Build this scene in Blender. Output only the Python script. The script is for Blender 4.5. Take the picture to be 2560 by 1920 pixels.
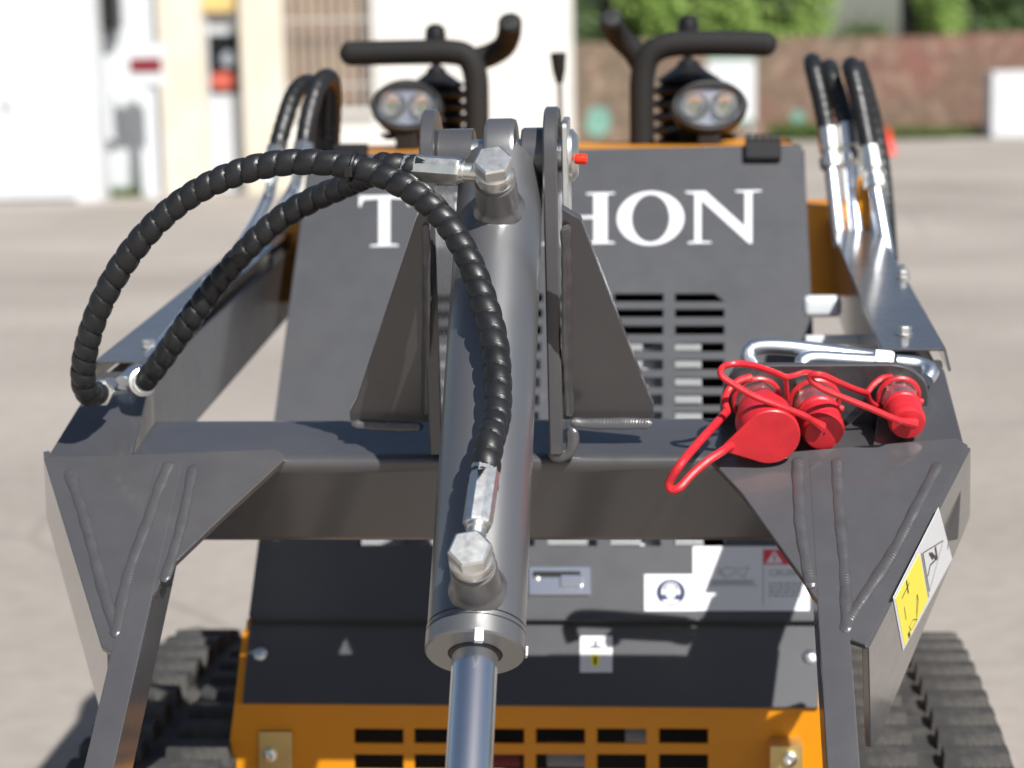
import bpy, bmesh, math, random
from mathutils import Vector, Matrix
random.seed(7)
C = bpy.context.scene.collection
for o in list(bpy.data.objects): bpy.data.objects.remove(o)

# ------------------------------------------------------------------ camera, sky, sun, exposure
LENS = 70.0; CAM_H = 1.25; PITCH = math.atan(760/(LENS/36*2560)); ROLL = 0.021
cam = bpy.data.cameras.new('camera'); cam_o = bpy.data.objects.new('camera', cam); C.objects.link(cam_o)
cam.lens = LENS; cam.sensor_width = 36; cam.clip_end = 2000; cam.clip_start = 0.05
_r = Vector((1, 0, 0)); _u = Vector((0, math.sin(PITCH), math.cos(PITCH))); _f = Vector((0, math.cos(PITCH), -math.sin(PITCH)))
CR = _r*math.cos(ROLL) - _u*math.sin(ROLL); CU = _u*math.cos(ROLL) + _r*math.sin(ROLL); CF = _f
cam_o.matrix_world = Matrix.Translation((0, 0, CAM_H)) @ Matrix((CR, CU, -CF)).transposed().to_4x4()
cam.dof.use_dof = True; cam.dof.focus_distance = 1.86; cam.dof.aperture_fstop = 4.6; cam.dof.aperture_blades = 0
bpy.context.scene.camera = cam_o
SUN_TO = Vector((0.343, -0.644, 0.725)).normalized()
w = bpy.data.worlds.new('World'); bpy.context.scene.world = w; w.use_nodes = True
nt = w.node_tree; sky = nt.nodes.new('ShaderNodeTexSky'); sky.sky_type = 'NISHITA'; sky.sun_disc = False
sky.sun_elevation = math.asin(SUN_TO.z); sky.sun_rotation = math.atan2(SUN_TO.x, SUN_TO.y)
sky.air_density = 1.0; sky.dust_density = 1.6; sky.ozone_density = 1.0
nt.links.new(sky.outputs[0], nt.nodes['Background'].inputs[0]); nt.nodes['Background'].inputs[1].default_value = 0.053
sl = bpy.data.lights.new('sun', 'SUN'); sl.energy = 5.0; sl.angle = math.radians(.53); sl.color = (1, .975, .935)
so = bpy.data.objects.new('sun', sl); C.objects.link(so); so.rotation_euler = SUN_TO.to_track_quat('Z', 'Y').to_euler(); so.location = SUN_TO*30
vs = bpy.context.scene.view_settings; vs.view_transform = 'Standard'; vs.look = 'None'; vs.gamma = 1; vs.exposure = 0.45; vs.use_curve_mapping = False

# ------------------------------------------------------------------ measuring helpers: photo point -> point of the machine (u right, v back, z up)
PSI = math.radians(5.2); X0 = -.0125; Y0 = 2.0; FP = LENS/36*2560
def to_loc(p, pt=1):
    x, y = (p[0]-X0, p[1]-Y0) if pt else (p[0], p[1])
    c, s = math.cos(PSI), math.sin(PSI)
    return Vector((x*c-y*s, x*s+y*c, p[2]))
def wray(px, py): return CF + CR*((px-1280)/FP) - CU*((py-960)/FP)
def ray(px, py): return to_loc((0, 0, CAM_H)), to_loc(wray(px, py), 0)
def at_v(px, py, v):
    o, d = ray(px, py); return o + d*((v-o.y)/d.y)
def at_u(px, py, u):
    o, d = ray(px, py); return o + d*((u-o.x)/d.x)
def on(px, py, p0, n):
    o, d = ray(px, py); n = Vector(n); return o + d*((Vector(p0)-o).dot(n)/d.dot(n))
def wat(px, py, y):                                                  # world point at distance y
    d = wray(px, py); return Vector((0, 0, CAM_H)) + d*(y/d.y)

# ------------------------------------------------------------------ materials
def mat(name, col, rough=.5, metal=0, var=.0, vscale=8, bump=0, bscale=60, coat=0, coat_ior=1.5, coat_rough=.12, rvar=0, spec=.5, detail=4, col2=None, c2scale=2, c2lo=.45, c2hi=.7):
    m = bpy.data.materials.new(name); m.use_nodes = True; t = m.node_tree; b = t.nodes['Principled BSDF']
    b.inputs['Base Color'].default_value = (*col, 1); b.inputs['Roughness'].default_value = rough; b.inputs['Metallic'].default_value = metal
    b.inputs['Specular IOR Level'].default_value = spec
    if coat: b.inputs['Coat Weight'].default_value = coat; b.inputs['Coat Roughness'].default_value = coat_rough; b.inputs['Coat IOR'].default_value = coat_ior
    tc = t.nodes.new('ShaderNodeTexCoord'); out = None
    def noise(sc, det=detail, ro=.6):
        n = t.nodes.new('ShaderNodeTexNoise'); n.inputs['Scale'].default_value = sc; n.inputs['Detail'].default_value = det; n.inputs['Roughness'].default_value = ro
        t.links.new(tc.outputs['Object'], n.inputs['Vector']); return n
    def mix(a, bcol, fac, typ='MIX'):
        x = t.nodes.new('ShaderNodeMix'); x.data_type = 'RGBA'; x.blend_type = typ
        for s, val in ((x.inputs[0], fac), (x.inputs[6], a), (x.inputs[7], bcol)):
            if hasattr(val, 'is_linked') or hasattr(val, 'links'): t.links.new(val, s)
            else: s.default_value = val if not isinstance(val, tuple) else (*val, 1) if len(val) == 3 else val
        return x.outputs[2]
    def ramp(src, lo, hi, a=0, bb=1):
        r = t.nodes.new('ShaderNodeMapRange'); r.inputs[1].default_value = lo; r.inputs[2].default_value = hi; r.inputs[3].default_value = a; r.inputs[4].default_value = bb
        t.links.new(src, r.inputs[0]); return r.outputs[0]
    cur = None
    if var:
        n = noise(vscale); cur = mix(tuple(c*(1-var) for c in col), tuple(min(1, c*(1+var)) for c in col), ramp(n.outputs[0], .3, .7))
    if col2:
        n = noise(c2scale, 6, .65); cur = mix(cur if cur else col, col2, ramp(n.outputs[0], c2lo, c2hi))
    if cur: t.links.new(cur, b.inputs['Base Color'])
    if rvar:
        n = noise(vscale*3); t.links.new(ramp(n.outputs[0], .3, .7, max(.02, rough-rvar), rough+rvar), b.inputs['Roughness'])
    if bump:
        n = noise(bscale, 3); bp = t.nodes.new('ShaderNodeBump'); bp.inputs['Strength'].default_value = bump; bp.inputs['Distance'].default_value = .001
        t.links.new(n.outputs[0], bp.inputs['Height']); t.links.new(bp.outputs[0], b.inputs['Normal'])
    return m
M = {}
M['grey'] = mat('grey_paint', (.058, .0575, .062), .36, 0, .08, 11, .1, 420, col2=(.074, .071, .071), c2scale=5, c2lo=.5, c2hi=.8, coat=1, coat_ior=1.47, rvar=.05)
M['hood'] = mat('grey_powder_paint', (.0525, .0545, .061), .46, 0, .07, 9, .12, 500, col2=(.062, .062, .066), c2scale=4, c2lo=.5, c2hi=.8, rvar=.05)
M['tubepaint'] = mat('cylinder_paint', (.066, .067, .071), .36, 0, .06, 9, .07, 400, rvar=.03, spec=1, coat=1, coat_ior=1.85, coat_rough=.34)
M['weld'] = mat('painted_weld', (.062, .061, .064), .3, 0, .12, 60, .25, 300, coat=1, coat_ior=1.47)
M['orange'] = mat('orange_paint', (.62, .235, .003), .45, 0, .04, 5, .06, 300, spec=.4)
M['rubber'] = mat('black_hose_wrap', (.0115, .0122, .0135), .42, 0, .3, 25, .12, 250, rvar=.08, col2=(.024, .023, .022), c2scale=35, c2lo=.58, c2hi=.9)
M['foam'] = mat('black_foam', (.006, .0058, .0058), .8, 0, .15, 60, .3, 700)
M['black'] = mat('black_plastic', (.007, .007, .0075), .45, 0, .1, 20, .1, 400)
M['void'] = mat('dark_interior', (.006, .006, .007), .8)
M['zinc'] = mat('zinc_plating', (.82, .82, .79), .35, 1, .04, 40, .05, 200, rvar=.04, col2=(.86, .84, .74), c2scale=30, c2lo=.5, c2hi=.8)
M['plated'] = mat('bright_plated_steel', (.85, .87, .9), .22, 1)
M['tubezinc'] = mat('zinc_pipe', (.8, .85, .92), .36, 1, .04, 20)
M['chrome'] = mat('chrome_rod', (.8, .82, .85), .09, 1, .02, 6)
M['red'] = mat('red_rubber', (.52, .019, .028), .4, 0, .16, 30, .15, 300, rvar=.08)
M['redhard'] = mat('red_plastic', (.8, .03, .01), .4)
M['white'] = mat('white_vinyl', (.66, .67, .7), .4, 0, .02, 8)
M['letter'] = mat('white_lettering', (.6, .61, .64), .45, 0, .02, 8)
M['yellow'] = mat('yellow_vinyl', (.87, .77, .035), .4)
M['blue'] = mat('blue_print', (.012, .02, .08), .45)
M['ink'] = mat('black_print', (.015, .015, .016), .5)
M['greyink'] = mat('grey_print', (.3, .32, .36), .5)
M['redink'] = mat('red_print', (.62, .05, .06), .45)
M['brass'] = mat('yellow_passivated_steel', (.62, .47, .2), .36, .75, .08, 25, .05, 200)
M['alu'] = mat('radiator_fins', (.45, .47, .48), .5, .5)
M['lens'] = mat('reflector', (.75, .76, .78), .22, 1)
M['led'] = mat('led_phosphor', (.2, .2, .13), .5)
M['track'] = mat('track_rubber', (.042, .041, .04), .72, 0, .3, 25, .4, 120, col2=(.115, .106, .094), c2scale=14, c2lo=.45, c2hi=.75)
def glass(name, col=(1, 1, 1), rough=.02):
    m = bpy.data.materials.new(name); m.use_nodes = True; b = m.node_tree.nodes['Principled BSDF']
    b.inputs['Base Color'].default_value = (*col, 1); b.inputs['Transmission Weight'].default_value = 1; b.inputs['Roughness'].default_value = rough; b.inputs['IOR'].default_value = 1.45
    return m
M['glass'] = glass('clear_glass')

# ------------------------------------------------------------------ mesh helpers
def finish(bm, ang=34):
    bm.normal_update()
    for f in bm.faces: f.smooth = True
    for e in bm.edges:
        if len(e.link_faces) == 2 and e.calc_face_angle(0) > math.radians(ang): e.smooth = False
def obj(name, bm, m, parent=None, ang=34, wn=True):
    finish(bm, ang)
    me = bpy.data.meshes.new(name); bm.to_mesh(me); bm.free(); me.materials.append(M[m] if isinstance(m, str) else m)
    o = bpy.data.objects.new(name, me); C.objects.link(o)
    if parent: o.parent = parent
    if wn: md = o.modifiers.new('weighted_normals', 'WEIGHTED_NORMAL'); md.keep_sharp = True
    return o
def empty(name, loc=(0, 0, 0), rz=0, parent=None):
    o = bpy.data.objects.new(name, None); C.objects.link(o); o.location = loc; o.rotation_euler = (0, 0, rz); o.empty_display_size = .1
    if parent: o.parent = parent
    return o
def tag(o, label=None, cat=None, group=None, kind=None):
    for k, v in (('label', label), ('category', cat), ('group', group), ('kind', kind)):
        if v: o[k] = v
    return o
def frame(n, hint=(1, 0, 0)):
    n = Vector(n).normalized(); h = Vector(hint); e1 = h - n*h.dot(n)
    if e1.length < 1e-4: e1 = Vector((0, 0, 1)) - n*n.z
    e1.normalize(); return e1, n.cross(e1), n
def rounded(pts, r, seg=4):
    out = []; N = len(pts)
    for i in range(N):
        rr = r[i] if isinstance(r, (list, tuple)) else r
        p, a, b = Vector(pts[i]), Vector(pts[i-1]), Vector(pts[(i+1) % N])
        if rr <= 0: out.append(p); continue
        da, db = (a-p), (b-p); la, lb = da.length, db.length; k = min(rr, la*.45, lb*.45)
        s, e = p+da/la*k, p+db/lb*k
        for j in range(seg+1):
            t = j/seg; out.append(s*(1-t)**2 + p*2*t*(1-t) + e*t*t)
    return out
def sheet(name, loops, m, parent, t=.006, n=(0, -1, 0), bevel=.0008, lift=0, ang=34, shrink=0):
    """flat plate: outer loop and holes lying on one plane, thickness t behind it"""
    e1, e2, n = frame(n); o = Vector(loops[0][0])
    cu = bpy.data.curves.new('c', 'CURVE'); cu.dimensions = '2D'; cu.fill_mode = 'BOTH'
    for lp in loops:
        s = cu.splines.new('POLY'); s.points.add(len(lp)-1); s.use_cyclic_u = True
        for q, p in zip(s.points, lp):
            d = Vector(p)-o; q.co = (d.dot(e1), d.dot(e2), 0, 1)
    cu.extrude = max(t/2-bevel, 1e-5); cu.bevel_depth = bevel; cu.bevel_resolution = 0; cu.offset = -bevel-shrink
    tmp = bpy.data.objects.new('tmp', cu); C.objects.link(tmp)
    dg = bpy.context.evaluated_depsgraph_get(); dg.update()
    me = bpy.data.meshes.new_from_object(tmp.evaluated_get(dg)); bpy.data.objects.remove(tmp); bpy.data.curves.remove(cu)
    T = Matrix.Translation(o + n*(lift - t/2)) @ Matrix((e1, e2, n)).transposed().to_4x4(); me.transform(T)
    bm = bmesh.new(); bm.from_mesh(me); bpy.data.meshes.remove(me); bmesh.ops.remove_doubles(bm, verts=bm.verts, dist=1e-6)
    bmesh.ops.recalc_face_normals(bm, faces=bm.faces)
    return obj(name, bm, m, parent, ang)
def add_hex8(bm, p):                                                 # eight corners: bottom 4, top 4
    v = [bm.verts.new(q) for q in p]
    for f in ((3, 2, 1, 0), (4, 5, 6, 7), (0, 1, 5, 4), (1, 2, 6, 5), (2, 3, 7, 6), (3, 0, 4, 7)): bm.faces.new([v[i] for i in f])
    return v
def add_box(bm, c, s, ax=None):
    c = Vector(c); a = ax or (Vector((1, 0, 0)), Vector((0, 1, 0)), Vector((0, 0, 1)))
    add_hex8(bm, [c + a[0]*(i*s[0]/2) + a[1]*(j*s[1]/2) + a[2]*(k*s[2]/2) for k in (-1, 1) for i, j in ((-1, -1), (1, -1), (1, 1), (-1, 1))])
def bev(bm, r, seg=2, ang=20):
    bmesh.ops.recalc_face_normals(bm, faces=bm.faces)
    es = [e for e in bm.edges if len(e.link_faces) == 2 and e.calc_face_angle(0) > math.radians(ang)]
    bmesh.ops.bevel(bm, geom=es, offset=r, segments=seg, profile=.5, affect='EDGES', clamp_overlap=True)
def box(name, c, s, m, parent=None, ax=None, r=.0, seg=2):
    bm = bmesh.new(); add_box(bm, c, s, ax)
    if r: bev(bm, r, seg)
    return obj(name, bm, m, parent)
def spline(pts, per=8):
    P = [Vector(p) for p in pts]; P = [P[0]*2-P[1]] + P + [P[-1]*2-P[-2]]; out = []
    for i in range(1, len(P)-2):
        a, b, c, d = P[i-1:i+3]
        for j in range(per):
            t = j/per; out.append(.5*((2*b)+(c-a)*t+(2*a-5*b+4*c-d)*t*t+(3*b-a-3*c+d)*t**3))
    out.append(P[-2]); return out
def resample(P, step):
    L = [0]
    for a, b in zip(P, P[1:]): L.append(L[-1]+(b-a).length)
    n = max(2, int(L[-1]/step)); out = []; j = 0
    for i in range(n+1):
        s = L[-1]*i/n
        while j < len(P)-2 and L[j+1] < s: j += 1
        t = (s-L[j])/max(1e-9, L[j+1]-L[j]); out.append(P[j].lerp(P[j+1], min(1, t)))
    return out, L[-1]/n
def add_sweep(bm, P, r, seg=12, caps=True, hint=(0, 0, 1)):
    """r: number or function(i, theta) -> radius"""
    P = [Vector(p) for p in P]; rings = []; prev = None
    for i, p in enumerate(P):
        t = (P[min(i+1, len(P)-1)]-P[max(i-1, 0)]).normalized()
        if prev is None:
            h = Vector(hint)
            if abs(h.dot(t)) > .95: h = Vector((1, 0, 0))
            a = (h-t*h.dot(t)).normalized()
        else: a = (prev-t*prev.dot(t)).normalized()
        prev = a; b = t.cross(a)
        rings.append([bm.verts.new(p+(a*math.cos(2*math.pi*k/seg)+b*math.sin(2*math.pi*k/seg))*(r(i, k/seg) if callable(r) else r)) for k in range(seg)])
    for A, B in zip(rings, rings[1:]):
        for k in range(seg): bm.faces.new((A[k], A[(k+1) % seg], B[(k+1) % seg], B[k]))
    if caps: bm.faces.new(rings[0][::-1]); bm.faces.new(rings[-1])
def tube(name, P, r, m, parent, seg=14, caps=True):
    bm = bmesh.new(); add_sweep(bm, P, r, seg, caps); return obj(name, bm, m, parent)
def add_lathe(bm, prof, o, axis, seg=24, hint=(1, 0, 0), rot=0):
    e1, e2, n = frame(axis, hint); o = Vector(o); rings = []
    for r, h in prof:
        if r < 1e-6: rings.append([bm.verts.new(o+n*h)])
        else: rings.append([bm.verts.new(o+n*h+(e1*math.cos(2*math.pi*k/seg+rot)+e2*math.sin(2*math.pi*k/seg+rot))*r) for k in range(seg)])
    for A, B in zip(rings, rings[1:]):
        for k in range(seg):
            a0, a1, b0, b1 = A[k % len(A)], A[(k+1) % len(A)], B[k % len(B)], B[(k+1) % len(B)]
            f = [a0] + ([a1] if a1 is not a0 else []) + ([b1] if b1 is not b0 else []) + [b0]
            if len(f) > 2: bm.faces.new(f)
    for R, rev in ((rings[0], True), (rings[-1], False)):
        if len(R) > 2: bm.faces.new(R[::-1] if rev else R)
def lathe(name, prof, o, axis, m, parent, seg=24, rot=0, ang=34):
    bm = bmesh.new(); add_lathe(bm, prof, o, axis, seg, rot=rot); return obj(name, bm, m, parent, ang)
def weld(name, P, wdt, parent, n=None):
    """flattened fillet bead with the uneven ripples of a hand laid weld"""
    P, st = resample([Vector(p) for p in P], .0011); ph = random.random()*6; N = len(P); bm = bmesh.new(); rings = []
    for i, p in enumerate(P):
        s_ = i*st; t = (P[min(i+1, N-1)]-P[max(i-1, 0)]).normalized(); nn = (n - t*n.dot(t)).normalized(); q = t.cross(nn)
        wob = .6*math.sin(s_*75+ph)+.5*math.sin(s_*211+2*ph)+.4*math.sin(s_*33+ph); end = min(1, (i+.4)/5, (N-1-i+.4)/5)**.5; ring = []
        for k in range(9):
            th = math.pi*k/8; lag = .0016*math.sin(th); x = ((s_+lag)/.0031 + .25*math.sin(s_*140+ph)) % 1.0
            rip = 1-.26*(1-abs(2*x-1))*(.6+.5*math.sin(s_*47+ph)) ; ww = wdt/2*(1+.1*wob)*end
            ring.append(bm.verts.new(p+q*(ww*math.cos(th))+nn*(wdt*.24*(rip+.1*wob)*math.sin(th)*end-.0002)))
        rings.append(ring)
    for A, B in zip(rings, rings[1:]):
        for k in range(8): bm.faces.new((A[k], A[k+1], B[k+1], B[k]))
    bmesh.ops.recalc_face_normals(bm, faces=bm.faces)
    if sum((f.normal.dot(n) for f in bm.faces)) < 0: bmesh.ops.reverse_faces(bm, faces=bm.faces)
    return obj(name, bm, 'weld', parent, 60, False)
def hexbolt(name, o, axis, af, h, m, parent, washer=True, sub=False):
    R = af/2/math.cos(math.pi/6); bm = bmesh.new(); z0 = 0
    if washer: add_lathe(bm, [(R*1.25, 0), (R*1.3, .0006), (R*1.3, .0022), (R*1.2, .0026)], o, axis, 20); z0 = .0026
    add_lathe(bm, [(R, z0), (R, z0+h*.82), (R*.86, z0+h), (0, z0+h)], o, axis, 6)
    return obj(name, bm, m, parent)
def bezel_letter(name, polys, box4, plane, m, parent, t=.0006, lift=.0007):
    (x0, x1, y0, y1, sl) = box4
    loops = [[on(x0+(x1-x0)*p[0]+0, y1-(y1-y0)*p[1]+sl*(p[0]*(x1-x0)), *plane) for p in lp] for lp in polys]
    return sheet(name, loops, m, parent, t, plane[1], 0.00005, lift, 34, .0008)

# ------------------------------------------------------------------ setting: ground, building, wall, trees
def ground_mat():
    m = bpy.data.materials.new('concrete_yard'); m.use_nodes = True; t = m.node_tree; b = t.nodes['Principled BSDF']; b.inputs['Roughness'].default_value = .9
    tc = t.nodes.new('ShaderNodeTexCoord')
    def nz(sc, det=6):
        n = t.nodes.new('ShaderNodeTexNoise'); n.inputs['Scale'].default_value = sc; n.inputs['Detail'].default_value = det; t.links.new(tc.outputs['Object'], n.inputs['Vector']); return n
    r = t.nodes.new('ShaderNodeValToRGB'); r.color_ramp.elements[0].position = .3; r.color_ramp.elements[0].color = (.27, .24, .21, 1); r.color_ramp.elements[1].position = .72; r.color_ramp.elements[1].color = (.41, .368, .33, 1)
    t.links.new(nz(.35).outputs[0], r.inputs[0])
    mx = t.nodes.new('ShaderNodeMix'); mx.data_type = 'RGBA'; mx.blend_type = 'MULTIPLY'; mx.inputs[0].default_value = .35
    r2 = t.nodes.new('ShaderNodeValToRGB'); r2.color_ramp.elements[0].position = .35; r2.color_ramp.elements[0].color = (.7, .7, .7, 1); r2.color_ramp.elements[1].position = .6
    t.links.new(nz(14, 8).outputs[0], r2.inputs[0]); t.links.new(r.outputs[0], mx.inputs[6]); t.links.new(r2.outputs[0], mx.inputs[7]); 
    mp = t.nodes.new('ShaderNodeMapping'); mp.inputs['Scale'].default_value = (.12, 1.1, 1); mp.inputs['Rotation'].default_value = (0, 0, .12); t.links.new(tc.outputs['Object'], mp.inputs[0])
    n3 = t.nodes.new('ShaderNodeTexNoise'); n3.inputs['Scale'].default_value = 1.3; n3.inputs['Detail'].default_value = 7; t.links.new(mp.outputs[0], n3.inputs[0])
    r3 = t.nodes.new('ShaderNodeValToRGB'); r3.color_ramp.elements[0].position = .36; r3.color_ramp.elements[0].color = (.78, .77, .76, 1); r3.color_ramp.elements[1].position = .55; t.links.new(n3.outputs[0], r3.inputs[0])
    vo = t.nodes.new('ShaderNodeTexVoronoi'); vo.feature = 'DISTANCE_TO_EDGE'; vo.inputs['Scale'].default_value = .28
    wn = nz(1.5, 5); wm = t.nodes.new('ShaderNodeMix'); wm.data_type = 'VECTOR'; wm.inputs[0].default_value = .12; t.links.new(tc.outputs['Object'], wm.inputs[4]); t.links.new(wn.outputs[1], wm.inputs[5]); t.links.new(wm.outputs[1], vo.inputs['Vector'])
    r4 = t.nodes.new('ShaderNodeValToRGB'); r4.color_ramp.elements[0].position = .001; r4.color_ramp.elements[0].color = (.35, .33, .31, 1); r4.color_ramp.elements[1].position = .006; t.links.new(vo.outputs['Distance'], r4.inputs[0])
    m2 = t.nodes.new('ShaderNodeMix'); m2.data_type = 'RGBA'; m2.blend_type = 'MULTIPLY'; m2.inputs[0].default_value = .13; t.links.new(mx.outputs[2], m2.inputs[6]); t.links.new(r3.outputs[0], m2.inputs[7])
    m3 = t.nodes.new('ShaderNodeMix'); m3.data_type = 'RGBA'; m3.blend_type = 'MULTIPLY'; m3.inputs[0].default_value = .3; t.links.new(m2.outputs[2], m3.inputs[6]); t.links.new(r4.outputs[0], m3.inputs[7])
    t.links.new(m3.outputs[2], b.inputs['Base Color'])
    bp = t.nodes.new('ShaderNodeBump'); bp.inputs['Strength'].default_value = .4; bp.inputs['Distance'].default_value = .006; t.links.new(nz(60).outputs[0], bp.inputs['Height']); t.links.new(bp.outputs[0], b.inputs['Normal'])
    return m
bm = bmesh.new(); bmesh.ops.create_grid(bm, x_segments=8, y_segments=8, size=600); tag(obj('ground', bm, ground_mat()), kind='structure')
M['plaster'] = mat('white_plaster', (.62, .605, .57), .85, 0, .08, 1.2, .2, 40, col2=(.56, .46, .32), c2scale=.7, c2lo=.6, c2hi=.9)
M['cream'] = mat('cream_plaster', (.6, .54, .43), .85, 0, .08, 1.5, .2, 40, col2=(.63, .6, .55), c2scale=1.1)
M['whitemetal'] = mat('white_sheet_metal', (.6, .625, .65), .5, 0, .04, 2)
M['doorgrey'] = mat('grey_white_door_paint', (.52, .54, .56), .5, 0, .04, 3)
M['ochre'] = mat('ochre_plaster', (.62, .45, .17), .8, 0, .08, 3)
M['darkglass'] = mat('dark_door_glass', (.012, .014, .016), .3, spec=.12)
M['curtain'] = mat('brown_room_curtain', (.2, .125, .075), .85, 0, .35, 1.6, col2=(.33, .26, .15), c2scale=1.4)
M['bar'] = mat('pale_window_bars', (.5, .48, .45), .5, 0, .08, 8)
M['oval'] = mat('orange_red_sticker', (.5, .1, .065), .5)
M['darkred'] = mat('dark_red_notice', (.17, .012, .02), .5, 0, .3, 3)
M['boxgrey'] = mat('grey_meter_box', (.3, .32, .36), .5)
YB = 23.4
def fx(px, y=YB): return wat(px, 300, y).x
def fz(py, y=YB, px=600): return wat(px, py, y).z
bld = tag(empty('building', (fx(900), YB, 0)), 'white and cream plastered building with a barred window and a half glazed door', 'building')
def bpart(name, x0, x1, z0, z1, y0, y1, m, parent=None, r=.0):
    p = parent or bld; off = bld.location
    return box(name, ((x0+x1)/2-off.x, (y0+y1)/2-off.y, (z0+z1)/2), (x1-x0, y1-y0, z1-z0), m, p, None, r)
HB = 4.2
wx0, wx1 = fx(716), fx(936); zs, zt = fz(283), 2.75
bpart('wall', wx1, fx(1436), 0, HB, YB, YB+6, 'plaster')
bpart('sill_wall', wx0, wx1, 0, zs, YB+.001, YB+.3, 'plaster')
bpart('window_head', wx0, wx1, zt, HB, YB+.001, YB+.3, 'plaster')
win = bpart('window', wx0, wx1, zs, zt, YB+.26, YB+.29, 'curtain')
bpart('window_sill', wx0-.02, wx1+.02, zs-.05, zs+.02, YB-.07, YB+.2, 'plaster')
for i in range(9):
    x = wx0+(wx1-wx0)*(i+.5)/9; bpart('bar', x-.011, x+.011, zs+.03, zt, YB+.02, YB+.042, 'bar', win)
for z in (zs+.3, zs+1.05): bpart('rail', wx0, wx1, z-.014, z+.014, YB+.043, YB+.058, 'bar', win)
for (a, b) in ((408, 517), (612, 716)): bpart('pillar', fx(a), fx(b), 0, HB, YB-.12, YB+.3, 'cream', r=.01)
dx0, dx1 = fx(517), fx(612); zd = fz(48)
bpart('lintel', dx0, dx1, zd+.1, HB, YB+.05, YB+.3, 'ochre')
dr = bpart('door', dx0, dx1, 0.02, zd+.1, YB+.2, YB+.25, 'doorgrey')
bpart('door_frame', dx0, dx0+.03, 0, zd+.1, YB+.12, YB+.199, 'doorgrey', dr); bpart('door_frame', dx1-.05, dx1, 0, zd+.1, YB+.12, YB+.199, 'doorgrey', dr)
bpart('door_glass', dx0+.03, fx(598), fz(233), fz(84), YB+.185, YB+.199, 'darkglass', dr)
def disc(name, px, py, rx, rz, y, m, parent, n=24, t=.006):
    off = bld.location; c = Vector((fx(px)-off.x, y-off.y, fz(py)))
    return sheet(name, [[c+Vector((rx*math.cos(2*math.pi*k/n), 0, rz*math.sin(2*math.pi*k/n))) for k in range(n)]], m, parent, t, (0, -1, 0), .0005)
disc('oval_sticker', 556, 200, .15, .105, YB+.18, 'oval', dr); disc('round_sticker', 573, 146, .09, .09, YB+.18, 'boxgrey', dr)
bpart('handle', fx(605), fx(610), fz(262), fz(240), YB+.09, YB+.12, 'zinc', dr)
bpart('roof_slab', fx(405), fx(1450), HB, HB+.16, YB-.3, YB+6.2, 'cream')
bpart('rear_wall', fx(405), fx(716), 0, HB, YB+.301, YB+6, 'plaster')
# white gate on the left
gx0, gx1 = fx(-700, 22.4), fx(243, 22.4)
gate = tag(empty('metal_door', ((gx0+gx1)/2, 22.4, 0)), 'large white sheet metal door and surround at the left edge', 'door')
def gpart(n, x0, x1, z0, z1, y0, y1, m, par=gate): return box(n, ((x0+x1)/2-gate.location.x, (y0+y1)/2-22.4, (z0+z1)/2), (x1-x0, y1-y0, z1-z0), m, par, None, .006)
gpart('surround', gx0, gx1, 0, 3.6, 22.4, 22.9, 'whitemetal')
gl = gpart('door_leaf', gx0+.4, fx(185, 22.4), .05, fz(60, 22.4, 100), 22.34, 22.399, 'whitemetal')
gpart('handle', fx(18, 22.4), fx(34, 22.4), fz(268, 22.4, 25), fz(238, 22.4, 25), 22.28, 22.339, 'doorgrey', gl)
# back wall with cabinet, sign and post in the gap
bg = tag(box('back_wall', (fx(330, 23.4), 23.55, 1.7), (1.2, .2, 3.4), 'whitemetal'), 'pale back wall in the gap between the white door and the cream pillar', 'wall')
cab = tag(box('wall_cabinet', (fx(266, 23.4), 23.38, (fz(350, 23.4, 266)+fz(88, 23.4, 266))/2), (.24, .12, fz(88, 23.4, 266)-fz(350, 23.4, 266)), 'whitemetal', None, None, .01), 'tall narrow white cabinet on the wall beside the white door', 'cabinet')
sg = tag(empty('notice_board', (fx(374, 22.8), 22.8, 0)), 'dark red notice on a white board carried by a white post', 'sign')
def sp(n, a, b, c, d, y0, y1, m, par): return box(n, ((fx(a, 22.8)+fx(b, 22.8))/2-sg.location.x, (y0+y1)/2-22.8, (fz(c, 22.8, 370)+fz(d, 22.8, 370))/2), (fx(b, 22.8)-fx(a, 22.8), y1-y0, fz(d, 22.8, 370)-fz(c, 22.8, 370)), m, par, None, .004)
bd = sp('board', 322, 418, 212, 112, 22.8, 22.84, 'whitemetal', sg); sp('notice', 331, 411, 181, 144, 22.785, 22.799, 'darkred', bd)
box('post', (0, .07, fz(112, 22.8, 370)/2), (.12, .05, fz(112, 22.8, 370)), 'whitemetal', sg, None, .005)
dk = tag(box('dark_awning', (fx(268, 23.3), 23.2, fz(74, 23.3, 264)+.4), (.44, .3, .8), 'black', None, None, .02), 'black awning edge high beside the white door', 'awning')
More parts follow.
